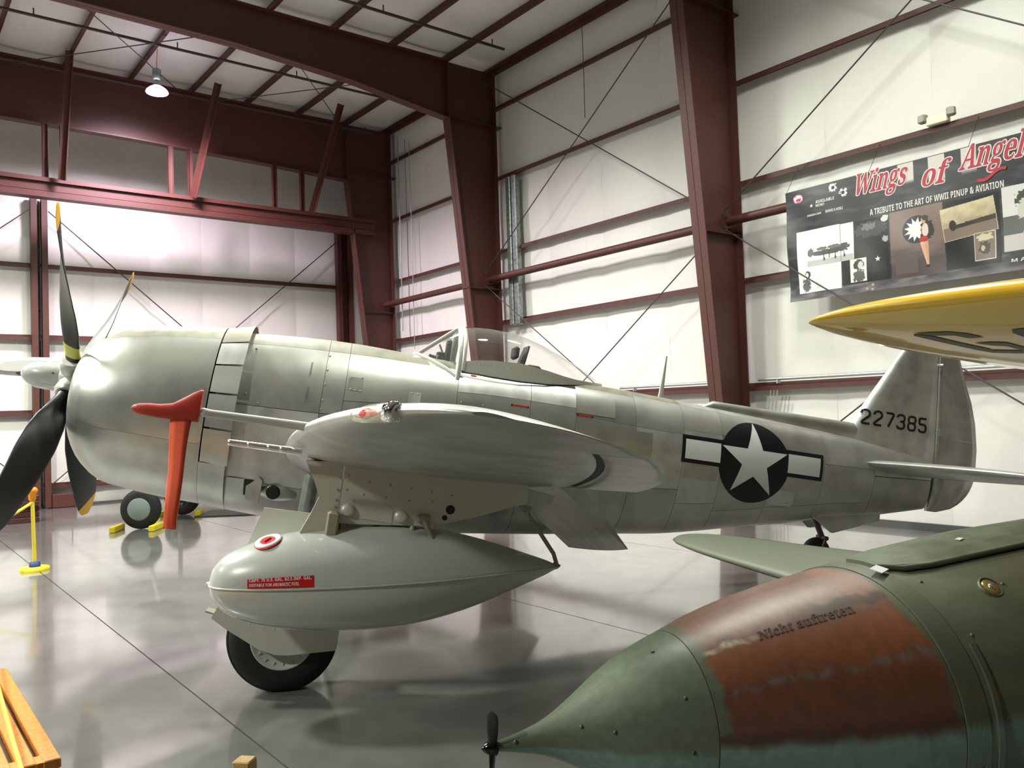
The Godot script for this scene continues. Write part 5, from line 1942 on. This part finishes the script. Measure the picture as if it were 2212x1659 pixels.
# ------------------------------------------------------------------ grey aircraft standing behind the fighter's nose
func make_grey_plane():
	var l := Vector3(0.584, 0, -0.812)
	var a := Vector3(0.812, 0, 0.584)
	var b := Basis(a, Vector3.UP, a.cross(Vector3.UP))
	var t = thing("grey_aircraft", "pale grey high-wing aircraft behind the fighter's nose", "aircraft", Vector3(4.97, 0, -18.4), b)
	var m := MB.new()
	var rg := []
	for q in [[-1.1, 1.75, 0.35], [-0.9, 1.8, 0.55], [0.0, 1.85, 0.72], [1.2, 1.95, 0.75], [2.6, 1.95, 0.6], [4.6, 1.85, 0.35], [6.2, 1.85, 0.12]]: rg.append(circ(Vector3(q[0], q[1], 0), Vector3.UP, Vector3.BACK, q[2], 24, q[2] * 0.8))
	loft(m, rg)
	obj("fuselage", m, M.grey_plane, t)
	m = MB.new()
	var wr := []
	for z in [-4.6, -4.52, -4.3, 0.0, 4.3, 4.52, 4.6]:
		var c := 2.2 * (1.0 if absf(z) < 4.4 else (0.85 if absf(z) < 4.55 else 0.6))
		var r := []
		for i in 12:
			var f := 1.0 - cos(PI * 0.5 * i / 11.0)
			r.append(Vector3(-1.15 + (2.2 - c) * 0.4 + c * f, 3.03 + foil(f, 0.15) * c, z))
		for i in 12:
			var f := 1.0 - cos(PI * 0.5 * (11 - i) / 11.0)
			r.append(Vector3(-1.15 + (2.2 - c) * 0.4 + c * f, 3.03 - foil(f, 0.11) * c, z))
		wr.append(r)
	loft(m, wr)
	obj("wing", m, M.grey_plane, t)
	m = MB.new()
	rg = []
	for q in [[-0.62, 2.99, 0.02], [-0.5, 2.97, 0.07], [-0.1, 2.95, 0.1], [0.5, 2.95, 0.08], [0.9, 2.96, 0.03]]: rg.append(circ(Vector3(q[0], q[1], 4.5), Vector3.UP, Vector3.BACK, q[2], 14))
	loft(m, rg)
	obj("wing_fairing", m, M.dark_grey, t)
	m = MB.new()
	box(m, Vector3(0.3, 2.75, 0), Vector3(1.2, 0.5, 0.3), Basis.IDENTITY, 0.05)
	obj("cabane", m, M.grey_plane, t)
	for s in [1.0, -1.0]:
		var w := Node3D.new()
		put(w, "main_gear", t)
		var ax := Vector3(0, 0.395, 1.14 * s)
		m = MB.new()
		lathe(m, ax - Vector3(0, 0, 0.11), Vector3.BACK, [[0, 0.21], [0.004, 0.29], [0.03, 0.36], [0.075, 0.39], [0.11, 0.395], [0.145, 0.39], [0.19, 0.36], [0.216, 0.29], [0.22, 0.21]], 40)
		obj("tyre", m, M.rubber, w)
		m = MB.new()
		if s > 0: lathe(m, ax + Vector3(0, 0, 0.09), Vector3.BACK, [[0, 0.225], [0.02, 0.222], [0.035, 0.2], [0.045, 0.0]], 32)
		else: lathe(m, ax + Vector3(0, 0, 0.08), Vector3.BACK, [[0, 0.22], [0.03, 0.215], [0.03, 0.12], [0.0, 0.10], [0.01, 0.02]], 32)
		obj("wheel_cover", m, M.disc_grey, w, "flat grey-green wheel disc" if s > 0 else "")
		m = MB.new()
		tube(m, ax + Vector3(0, 0, -0.16 * s), Vector3(0.15, 1.75, 0.5 * s), 0.05, 10)
		tube(m, ax + Vector3(0, 0, -0.18 * s), ax + Vector3(0, 0, 0.05 * s), 0.035, 8)
		obj("strut", m, M.grey_plane, w)
	# chocks
	for c in [[-0.40, 1.30, 0.10, 0.62], [0.36, 1.30, 0.05, 0.62], [-0.40, -1.10, -0.1, 0.55], [0.42, -1.0, 0.15, 0.55]]:
		m = MB.new()
		var p: Vector3 = Vector3(4.97, 0, -18.4) + b * Vector3(c[0], 0.055, c[1])
		box(m, Vector3.ZERO, Vector3(0.11, 0.11, c[3]), Basis.IDENTITY, 0.012)
		var o = obj("wheel_chock", m, M.chock_yellow)
		o.transform = Transform3D(b * Basis(Vector3.UP, c[2]), p)
		tag(o, "yellow timber chock %s the %s wheel of the grey aircraft" % ["ahead of" if c[0] < 0 else "behind", "disc-covered" if c[1] > 0 else "open-hubbed"], "chock", "yellow wheel chocks")

# ------------------------------------------------------------------ banner
func banner_texture() -> ImageTexture:
	var P := 200.0
	var W := 1240
	var H := 378
	var im := Image.create(W, H, false, Image.FORMAT_RGB8)
	var n := FastNoiseLite.new()
	n.seed = 11
	n.frequency = 0.012
	n.fractal_octaves = 4
	for y in H:
		var v := y / P
		for x in W:
			var w := n.get_noise_2d(x * 0.6, y * 2.2)
			var c := Color(0.165, 0.16, 0.175)
			var k := smoothstep(1.55, 1.9, v + w * 0.25) * 0.8
			c = c.lerp(Color(0.42, 0.40, 0.41), k)
			var k2 := clampf(w * 0.5, 0, 0.2)
			im.set_pixel(x, y, Color(c.r + k2 * 0.4, c.g + k2 * 0.4, c.b + k2 * 0.4))
	var R := func(u0: float, v0: float, u1: float, v1: float, c: Color): im.fill_rect(Rect2i(int(u0 * P), int(v0 * P), int((u1 - u0) * P), int((v1 - v0) * P)), c)
	# searchlight stripes behind the title
	for s in [[1.96, 2.2, 0.34], [2.42, 2.66, 0.44], [2.89, 3.10, 0.40], [3.9, 4.1, 0.4]]:
		for y in int(s[2] * P):
			var f := 1.0 - smoothstep(0.75, 1.0, y / (s[2] * P))
			for x in range(int(s[0] * P), int(s[1] * P)): im.set_pixel(x, y + 2, im.get_pixel(x, y + 2).lerp(Color(0.74, 0.71, 0.70), f))
	# first spread: pale page with a bomber, dark page beside it
	R.call(0.97, 0.74, 1.78, 1.74, Color(0.07, 0.07, 0.07))
	R.call(0.18, 0.72, 0.97, 1.77, Color(0.87, 0.86, 0.85))
	R.call(0.97, 0.73, 1.20, 1.33, Color(0.84, 0.83, 0.82))
	R.call(0.36, 1.24, 1.19, 1.34, Color(0.66, 0.65, 0.64))
	R.call(0.965, 0.73, 0.975, 1.77, Color(0.45, 0.44, 0.44))
	for q in [[0.52, 0.55], [0.66, 0.68], [0.80, 0.82]]: R.call(q[0], 1.36, q[0] + 0.12, 1.72, Color(0.80, 0.79, 0.78))
	var blob := func(cu: float, cv: float, ru: float, rv: float, c: Color, rag := 0.0):
		for y in range(int((cv - rv) * P), int((cv + rv) * P) + 1):
			for x in range(int((cu - ru) * P), int((cu + ru) * P) + 1):
				if x < 0 or y < 0 or x >= W or y >= H: continue
				var d := Vector2((x / P - cu) / ru, (y / P - cv) / rv).length()
				if d < 1.0 + n.get_noise_2d(x * 7.0, y * 7.0) * rag: im.set_pixel(x, y, c)
	var dk := Color(0.20, 0.20, 0.20)
	blob.call(0.74, 1.13, 0.36, 0.045, Color(0.30, 0.30, 0.29), 0.4)
	blob.call(0.98, 1.10, 0.15, 0.06, Color(0.28, 0.28, 0.28), 0.5)
	blob.call(0.42, 1.10, 0.05, 0.07, Color(0.35, 0.35, 0.34), 0.4)
	blob.call(0.62, 1.06, 0.10, 0.03, Color(0.42, 0.42, 0.41), 0.4)
	blob.call(0.85, 1.06, 0.12, 0.03, Color(0.40, 0.40, 0.40), 0.4)
	for u in [0.65, 0.75, 0.86, 1.02]: R.call(u, 1.14, u + 0.015, 1.24, dk)
	for u in [0.66, 0.865, 1.03]: blob.call(u, 1.24, 0.016, 0.028, dk)
	# dark nose of an engine at the top of the black page
	blob.call(1.48, 0.90, 0.28, 0.13, Color(0.24, 0.24, 0.24), 0.4)
	blob.call(1.45, 0.86, 0.12, 0.06, Color(0.42, 0.42, 0.42), 0.8)
	blob.call(1.72, 0.78, 0.06, 0.05, Color(0.74, 0.74, 0.74), 0.4)
	blob.call(1.72, 1.10, 0.05, 0.05, Color(0.60, 0.60, 0.60), 0.6)
	R.call(1.50, 1.45, 1.72, 1.60, Color(0.13, 0.13, 0.13))
	# small portraits, plain stand-ins
	R.call(1.13, 1.34, 1.41, 1.72, Color(0.80, 0.80, 0.79))
	blob.call(1.27, 1.44, 0.09, 0.085, Color(0.20, 0.20, 0.20), 0.3)
	blob.call(1.30, 1.45, 0.045, 0.06, Color(0.72, 0.72, 0.71), 0.2)
	blob.call(1.27, 1.62, 0.10, 0.10, Color(0.33, 0.33, 0.33), 0.5)
	blob.call(0.36, 1.46, 0.05, 0.07, Color(0.22, 0.22, 0.22), 0.3)
	blob.call(0.345, 1.475, 0.03, 0.045, Color(0.82, 0.81, 0.80), 0.2)
	blob.call(0.33, 1.64, 0.08, 0.11, Color(0.36, 0.36, 0.36), 0.6)
	# second spread: warm grey page with a sun emblem and a figure
	R.call(1.80, 0.72, 2.60, 1.76, Color(0.46, 0.39, 0.365))
	for y in range(int(1.25 * P), int(1.76 * P)):
		for x in range(int(1.80 * P), int(2.60 * P)): im.set_pixel(x, y, Color(0.46, 0.39, 0.365).lerp(Color(0.30, 0.255, 0.26), smoothstep(1.2, 1.6, y / P + n.get_noise_2d(x * 0.5, y * 2.0) * 0.2)))
	R.call(1.86, 1.40, 2.20, 1.70, Color(0.36, 0.32, 0.32))
	blob.call(2.20, 1.05, 0.205, 0.21, Color(0.17, 0.17, 0.22))
	for i in 12:
		var a := TAU * i / 12 + 0.2
		for s in 26:
			var r := 0.10 + 0.085 * s / 26.0
			var hw := 0.028 * (1.0 - s / 26.0)
			blob.call(2.20 + cos(a) * r, 1.05 + sin(a) * r, maxf(hw, 0.004), maxf(hw, 0.004), Color(0.85, 0.84, 0.83))
	blob.call(2.20, 1.05, 0.095, 0.095, Color(0.84, 0.83, 0.82))
	blob.call(2.36, 1.08, 0.10, 0.14, Color(0.20, 0.17, 0.15), 0.3)
	blob.call(2.33, 1.08, 0.05, 0.10, Color(0.80, 0.74, 0.68), 0.1)
	blob.call(2.31, 0.93, 0.035, 0.05, Color(0.74, 0.58, 0.48))
	blob.call(2.34, 0.90, 0.05, 0.04, Color(0.25, 0.18, 0.14), 0.3)
	blob.call(2.30, 1.215, 0.065, 0.045, Color(0.66, 0.16, 0.14), 0.1)
	for i in 30:
		blob.call(2.28 + 0.0022 * i, 1.27 + 0.011 * i, 0.032 - 0.0006 * i, 0.02, Color(0.79, 0.62, 0.52))
		blob.call(2.34 + 0.0005 * i, 1.27 + 0.011 * i, 0.030 - 0.0006 * i, 0.02, Color(0.73, 0.56, 0.47))
	blob.call(2.345, 1.625, 0.03, 0.02, Color(0.1, 0.09, 0.09))
	# black column with a tilted sepia photograph and a small inset
	R.call(2.61, 0.74, 3.37, 1.745, Color(0.075, 0.072, 0.075))
	var ctr := Vector2(2.945, 1.05)
	for y in range(int(0.7 * P), int(1.4 * P)):
		for x in range(int(2.5 * P), int(3.4 * P)):
			var d := (Vector2(x / P, y / P) - ctr).rotated(0.09)
			if absf(d.x) < 0.37 and absf(d.y) < 0.245:
				var f := (d.y + 0.245) / 0.49
				var w := n.get_noise_2d(x * 2.0, y * 3.0)
				var c := Color(0.76, 0.70, 0.57).lerp(Color(0.56, 0.50, 0.41), f + w * 0.4)
				if f > 0.60: c = Color(0.47, 0.40, 0.36)
				if absf(f - 0.60) < 0.07 and d.x > -0.05: c = Color(0.22, 0.19, 0.17)
				if Vector2((d.x + 0.10) / 0.16, (f - 0.62) / 0.06).length() < 1.0 or Vector2((d.x + 0.22) / 0.05, (f - 0.56) / 0.16).length() < 1.0: c = Color(0.16, 0.13, 0.12)
				if Vector2((d.x - 0.03) / 0.16, (f - 0.50) / 0.045).length() < 1.0: c = Color(0.62, 0.56, 0.45)
				if absf(d.x) > 0.36 or absf(d.y) > 0.236: c = Color(0.72, 0.68, 0.60)
				im.set_pixel(x, y, c)
	R.call(3.01, 1.27, 3.30, 1.675, Color(0.74, 0.71, 0.66))
	R.call(3.022, 1.282, 3.288, 1.663, Color(0.44, 0.39, 0.35))
	blob.call(3.15, 1.34, 0.11, 0.05, Color(0.74, 0.70, 0.58), 0.6)
	blob.call(3.14, 1.50, 0.08, 0.09, Color(0.22, 0.20, 0.18), 0.7)
	blob.call(3.13, 1.50, 0.03, 0.04, Color(0.66, 0.62, 0.52), 0.6)
	# the next picture, cut by the frame
	R.call(3.40, 0.70, 4.25, 1.61, Color(0.79, 0.78, 0.77))
	R.call(3.40, 1.12, 4.25, 1.40, Color(0.33, 0.34, 0.33))
	R.call(3.40, 1.38, 4.25, 1.61, Color(0.70, 0.69, 0.68))
	blob.call(3.68, 0.90, 0.12, 0.12, Color(0.24, 0.24, 0.23), 0.6)
	blob.call(3.68, 1.08, 0.09, 0.18, Color(0.72, 0.71, 0.68), 0.3)
	blob.call(3.68, 1.22, 0.09, 0.06, Color(0.36, 0.34, 0.30), 0.5)
	blob.call(3.70, 1.42, 0.05, 0.16, Color(0.68, 0.62, 0.55), 0.2)
	# bullet holes and round badge
	for q in [[0.88, 0.10], [1.05, 0.22]]:
		blob.call(q[0], q[1], 0.07, 0.065, Color(0.78, 0.78, 0.78), 1.1)
		blob.call(q[0], q[1], 0.03, 0.03, Color(0.08, 0.08, 0.08))
	blob.call(0.24, 0.15, 0.095, 0.075, Color(0.80, 0.33, 0.36))
	blob.call(0.24, 0.15, 0.08, 0.06, Color(0.85, 0.80, 0.82), 0.5)
	blob.call(0.25, 0.17, 0.05, 0.03, Color(0.55, 0.25, 0.42), 0.6)
	for q in [[1.39, 1.84], [1.49, 1.79], [1.48, 1.86]]: blob.call(q[0], q[1], 0.024, 0.024, Color(0.60, 0.58, 0.58))
	return ImageTexture.create_from_image(im)

func make_banner():
	var t = thing("museum_banner", "black printed vinyl banner headed Wings of Angels on the white wall", "banner", Vector3(12.5, 5.66, -8.16), Basis(Vector3(0, 0, 1), Vector3.UP, Vector3(-1, 0, 0)))
	# local: x along the wall, y up (0 at the top edge), z towards the hall
	var W := 6.2
	var H := 1.88
	var bulge := func(u: float, v: float) -> float:
		return 0.018 * sin(u * 2.3 + v * 3.1) * (v / H) + 0.012 * sin((u - v) * 5.0) * exp(-u * 1.2) + 0.010 * sin(u * 7.0 - v * 5.0) * (v / H)
	var m := SurfaceTool.new()
	m.begin(Mesh.PRIMITIVE_TRIANGLES)
	m.set_smooth_group(0)
	var nu := 60
	var nv := 16
	for i in nu:
		for j in nv:
			for q in [[0, 0], [1, 1], [0, 1], [0, 0], [1, 0], [1, 1]]:
				var u: float = W * (i + q[0]) / nu
				var v: float = H * (j + q[1]) / nv
				m.set_uv(Vector2(u / W, v / H))
				m.add_vertex(Vector3(u, -v, bulge.call(u, v)))
	m.generate_normals()
	var o := MeshInstance3D.new()
	o.mesh = m.commit()
	var mt := StandardMaterial3D.new()
	mt.albedo_texture = banner_texture()
	mt.roughness = 0.34
	o.mesh.surface_set_material(0, mt)
	put(o, "vinyl_sheet", t)
	var at := func(u0: float, v0: float, lift: float) -> Callable:
		return func(x: float, y: float, z: float) -> Vector3: return Vector3(u0 + x, -(v0 - y), bulge.call(u0 + x, maxf(0.0, v0 - y)) + lift + z)
	# title: red script over a white outline
	for w in [["Wings", 1.18, 0.43, 0.96, 0.33], ["of", 2.30, 0.44, 0.42, 0.32], ["Angels", 2.82, 0.44, 1.10, 0.35]]:
		for pass_ in 2:
			var b := MB.new()
			if pass_ == 0:
				for k in 8:
					var a := TAU * k / 8
					letters(b, w[0], w[4], 0.001, true, at.call(w[1] + 0.016 * cos(a), w[2] + 0.016 * sin(a), 0.003), 0.30, 1.0, w[3] * 0.88)
				obj("title_outline", b, M.banner_white, t)
			else:
				letters(b, w[0], w[4], 0.001, true, at.call(w[1], w[2], 0.006), 0.30, 1.0, w[3] * 0.88)
				obj("title_word", b, M.banner_red, t, "red script title lettering")
	var sw := MB.new()
	var cu := PackedVector2Array()
	for i in 13: cu.append(Vector2(3.10 + 0.032 * i, -0.52 - 0.035 * sin(i * 0.5) + 0.006 * i))
	for poly in Geometry2D.offset_polyline(cu, 0.022, Geometry2D.JOIN_ROUND, Geometry2D.END_ROUND): prism(sw, Array(poly), Basis.IDENTITY, Vector3(0, 0, 0.012), 0, 0.002)
	obj("title_swash", sw, M.banner_red, t)
	for ln in [["A TRIBUTE TO THE ART OF WWII PINUP & AVIATION", 1.49, 0.69, 0.095, 1.95], ["AVAILABLE", 0.57, 0.30, 0.05, 0.33], ["NOW!", 0.57, 0.36, 0.045, 0.15], ["BARNES & NOBLE", 0.74, 0.49, 0.045, 0.30], ["amazon.com", 0.40, 0.49, 0.04, 0.26], ["M A", 3.49, 1.755, 0.045, 0.18]]:
		var b := MB.new()
		letters(b, ln[0], ln[3], 0.001, false, at.call(ln[1], ln[2], 0.003), 0.0, 1.0, ln[4])
		obj("caption", b, M.banner_white, t)
	for s in [[0.49, 0.32, 0.035], [1.59, 1.39, 0.05], [1.98, 1.26, 0.05]]:
		var b := MB.new()
		var st := star2(Vector2(s[0], -s[1]), s[2])
		prism(b, Array(st), Basis.IDENTITY, Vector3(0, 0, 0.012), 0, 0.002)
		obj("printed_star", b, M.banner_white, t)
	# cords to the girts
	for q in [[0.02, 0.0], [1.5, 0.0], [3.0, 0.0], [4.5, 0.0], [6.18, 0.0]]:
		var b := MB.new()
		tube(b, Vector3(q[0], -0.01, 0.0), Vector3(q[0], 0.52, -0.40), 0.004, 5)
		obj("cord", b, M.rod, t)

# ------------------------------------------------------------------ small things
func make_small():
	# emergency light on the girt
	var t = thing("emergency_light", "cream twin-head emergency light mounted on the red girt", "light", Vector3(12.86, 6.21, -5.72))
	var m := MB.new()
	box(m, Vector3(0, 0.07, 0), Vector3(0.12, 0.14, 0.32), Basis.IDENTITY, 0.015)
	obj("body", m, M.plastic_white, t)
	for s in [-1.0, 1.0]:
		m = MB.new()
		box(m, Vector3(-0.04, 0.13, 0.21 * s), Vector3(0.11, 0.13, 0.13), Basis(Vector3.UP, 0.3 * s), 0.02)
		var h = obj("lamp_head", m, M.plastic_grey, t)
		m = MB.new()
		box(m, Vector3(-0.10, 0.13, 0.21 * s + 0.01 * s), Vector3(0.012, 0.10, 0.10), Basis(Vector3.UP, 0.3 * s))
		obj("lens", m, M.glass, h)
	# yellow rope barrier
	var sp := Vector3(1.95, 0, -13.85)
	t = thing("barrier_post", "yellow barrier post with blue collar on a round yellow base", "post", sp)
	m = MB.new()
	lathe(m, Vector3.ZERO, Vector3.UP, [[0.0, 0.195], [0.035, 0.195], [0.05, 0.18], [0.055, 0.02]], 28)
	obj("base", m, M.chock_yellow, t)
	m = MB.new()
	lathe(m, Vector3.ZERO, Vector3.UP, [[0.05, 0.075], [0.12, 0.07], [0.125, 0.03]], 18)
	obj("collar", m, M.blue, t, "blue collar")
	m = MB.new()
	tube(m, Vector3(0, 0.05, 0), Vector3(-0.02, 1.02, 0), 0.026, 12)
	obj("pole", m, M.rope_yellow, t)
	m = MB.new()
	lathe(m, Vector3(-0.02, 0, 0), Vector3.UP, [[1.0, 0.03], [1.03, 0.05], [1.10, 0.05], [1.13, 0.07], [1.17, 0.075], [1.20, 0.05], [1.205, 0.01]], 16)
	obj("cap", m, M.rope_orange, t, "orange cap")
	m = MB.new()
	var pts := []
	for i in 17:
		var f := i / 16.0
		pts.append(Vector3(lerpf(1.93, -1.3, f), 0.98 - 1.9 * f * (1.0 - f), lerpf(-13.85, -12.6, f)))
	path(m, pts, 0.022, 8)
	tag(obj("barrier_rope", m, M.rope_yellow), "yellow rope sagging from the orange-capped post", "rope")
	m = MB.new()
	pts = []
	for i in 13:
		var f := i / 12.0
		pts.append(Vector3(lerpf(0.72, 0.40, f), 0.75 - 0.22 * sin(PI * f) + 0.12 * (1 - f), lerpf(-8.4, -1.2, f)))
	path(m, pts, 0.011, 8)
	tag(obj("barrier_rope", m, M.rope_yellow), "taut yellow rope passing over the slatted orange bench", "rope")
	for e in [[Vector3(-1.3, 0, -12.6), "yellow barrier post holding the far end of the sagging rope"], [Vector3(0.40, 0, -1.2), "yellow barrier post behind the slatted bench, nearest its front edge"], [Vector3(0.72, 0, -8.4), "yellow barrier post past the end of the slatted bench"]]:
		if e[0].z > -9.0 and e[0].z < -8.0: continue
		t = thing("barrier_post", e[1], "post", e[0])
		m = MB.new()
		lathe(m, Vector3.ZERO, Vector3.UP, [[0.0, 0.195], [0.035, 0.195], [0.05, 0.18], [0.055, 0.02]], 28)
		obj("base", m, M.chock_yellow, t)
		m = MB.new()
		tube(m, Vector3(0, 0.05, 0), Vector3(0, 1.0, 0), 0.026, 12)
		obj("pole", m, M.rope_yellow, t)
	# slatted bench
	t = thing("slatted_bench", "orange varnished slatted wooden bench beside the barrier rope", "bench", Vector3(0.46, 0, -5.65))
	for i in 6:
		m = MB.new()
		box(m, Vector3(0.26 - 0.105 * i, 0.425, 0), Vector3(0.078, 0.05, 1.98), Basis.IDENTITY, 0.005)
		obj("slat", m, M.bench_wood, t)
	for i in 5:
		for e in [-0.93, 0.93]:
			m = MB.new()
			box(m, Vector3(0.2075 - 0.105 * i, 0.42, e), Vector3(0.029, 0.05, 0.11))
			obj("spacer", m, M.bench_wood, t)
	m = MB.new()
	box(m, Vector3(0.0, 0.36, 0), Vector3(0.56, 0.02, 1.7))
	obj("under_board", m, M.brown_wood, t)
	for e in [-0.88, 0.88]:
		m = MB.new()
		box(m, Vector3(0.0, 0.37, e), Vector3(0.58, 0.06, 0.09), Basis.IDENTITY, 0.004)
		obj("bearer", m, M.bench_wood, t)
		for s in [-1, 1]:
			m = MB.new()
			box(m, Vector3(0.25 * s, 0.17, e), Vector3(0.08, 0.34, 0.09), Basis.IDENTITY, 0.004)
			obj("leg", m, M.bench_wood, t)
	# bare timber stand at the bottom of the picture
	t = thing("timber_stand", "bare pine stand with a braced upright on the floor", "stand", Vector3(1.56, 0, -4.36))
	var rb := Basis(Vector3.UP, -0.85)
	m = MB.new()
	box(m, Vector3(0, 0.16, 0), Vector3(0.095, 0.30, 0.09), rb, 0.006)
	obj("upright", m, M.raw_wood, t)
	m = MB.new()
	box(m, rb * Vector3(-0.11, 0.13, 0.0), Vector3(0.05, 0.30, 0.08), rb * Basis(Vector3.BACK, -0.75), 0.005)
	obj("brace", m, M.raw_wood, t)
	m = MB.new()
	box(m, Vector3(0, 0.02, 0), Vector3(0.5, 0.04, 0.14), rb, 0.005)
	obj("foot", m, M.raw_wood, t)
	# stacked dark timbers by the door post
	for i in 5:
		m = MB.new()
		box(m, Vector3.ZERO, Vector3(0.95 - 0.07 * (i % 2), 0.11, 0.42 - 0.05 * (i % 3)), Basis.IDENTITY, 0.008)
		var o = obj("timber", m, M.brown_wood)
		o.position = Vector3(2.56 + 0.03 * (i % 2), 0.056 + 0.116 * i, -21.0)
		o.rotation.y = 0.06 * (i % 3) - 0.05
		tag(o, "dark brown timber in the stack beside the red door post, %s" % ["bottom one", "second up", "middle one", "second from the top", "topmost"][i], "timber", "stacked dark timbers")
	# row of dark flat strips on the floor behind
	t = thing("floor_strips", "row of dark flat strips lying on the floor beyond the fighter", "mat", Vector3(6.6, 0, -18.6), Basis(Vector3.UP, -0.62))
	for i in 6:
		m = MB.new()
		box(m, Vector3(0, 0.012, -0.5 + 0.2 * i), Vector3(1.5, 0.024, 0.17), Basis.IDENTITY, 0.006)
		obj("rib", m, M.dark_grey, t)

func late_materials():
	M.gloss_black = mat("gloss_black", Color(0.04, 0.04, 0.04), 0.12)
	mat("stencil", Color(0.26, 0.20, 0.165), 0.7)
	mat("green_wing", Color(0.395, 0.415, 0.355), 0.45)
	for i in 3:
		var m := mat(["nose_cone", "nose_band", "body_paint"][i], Color.WHITE, 0.42)
		m.albedo_texture = body_texture(i)
	mat("disc_grey", Color(0.50, 0.54, 0.53), 0.5)
	mat("banner_white", Color(0.80, 0.78, 0.77), 0.45)
	mat("banner_red", Color(0.62, 0.13, 0.20), 0.4)
	mat("plastic_grey", Color(0.62, 0.61, 0.55), 0.35)

func _ready():
	make_camera()
	make_materials()
	late_materials()
	for i in LAMPS.size(): lamp(i, LAMPS[i][0], LAMPS[i][1], LAMPS[i][2])
	make_hall()
	make_fighter()
	make_tank()
	make_pitot_cover()
	make_rocket_plane()
	make_yellow()
	make_grey_plane()
	make_banner()
	make_small()
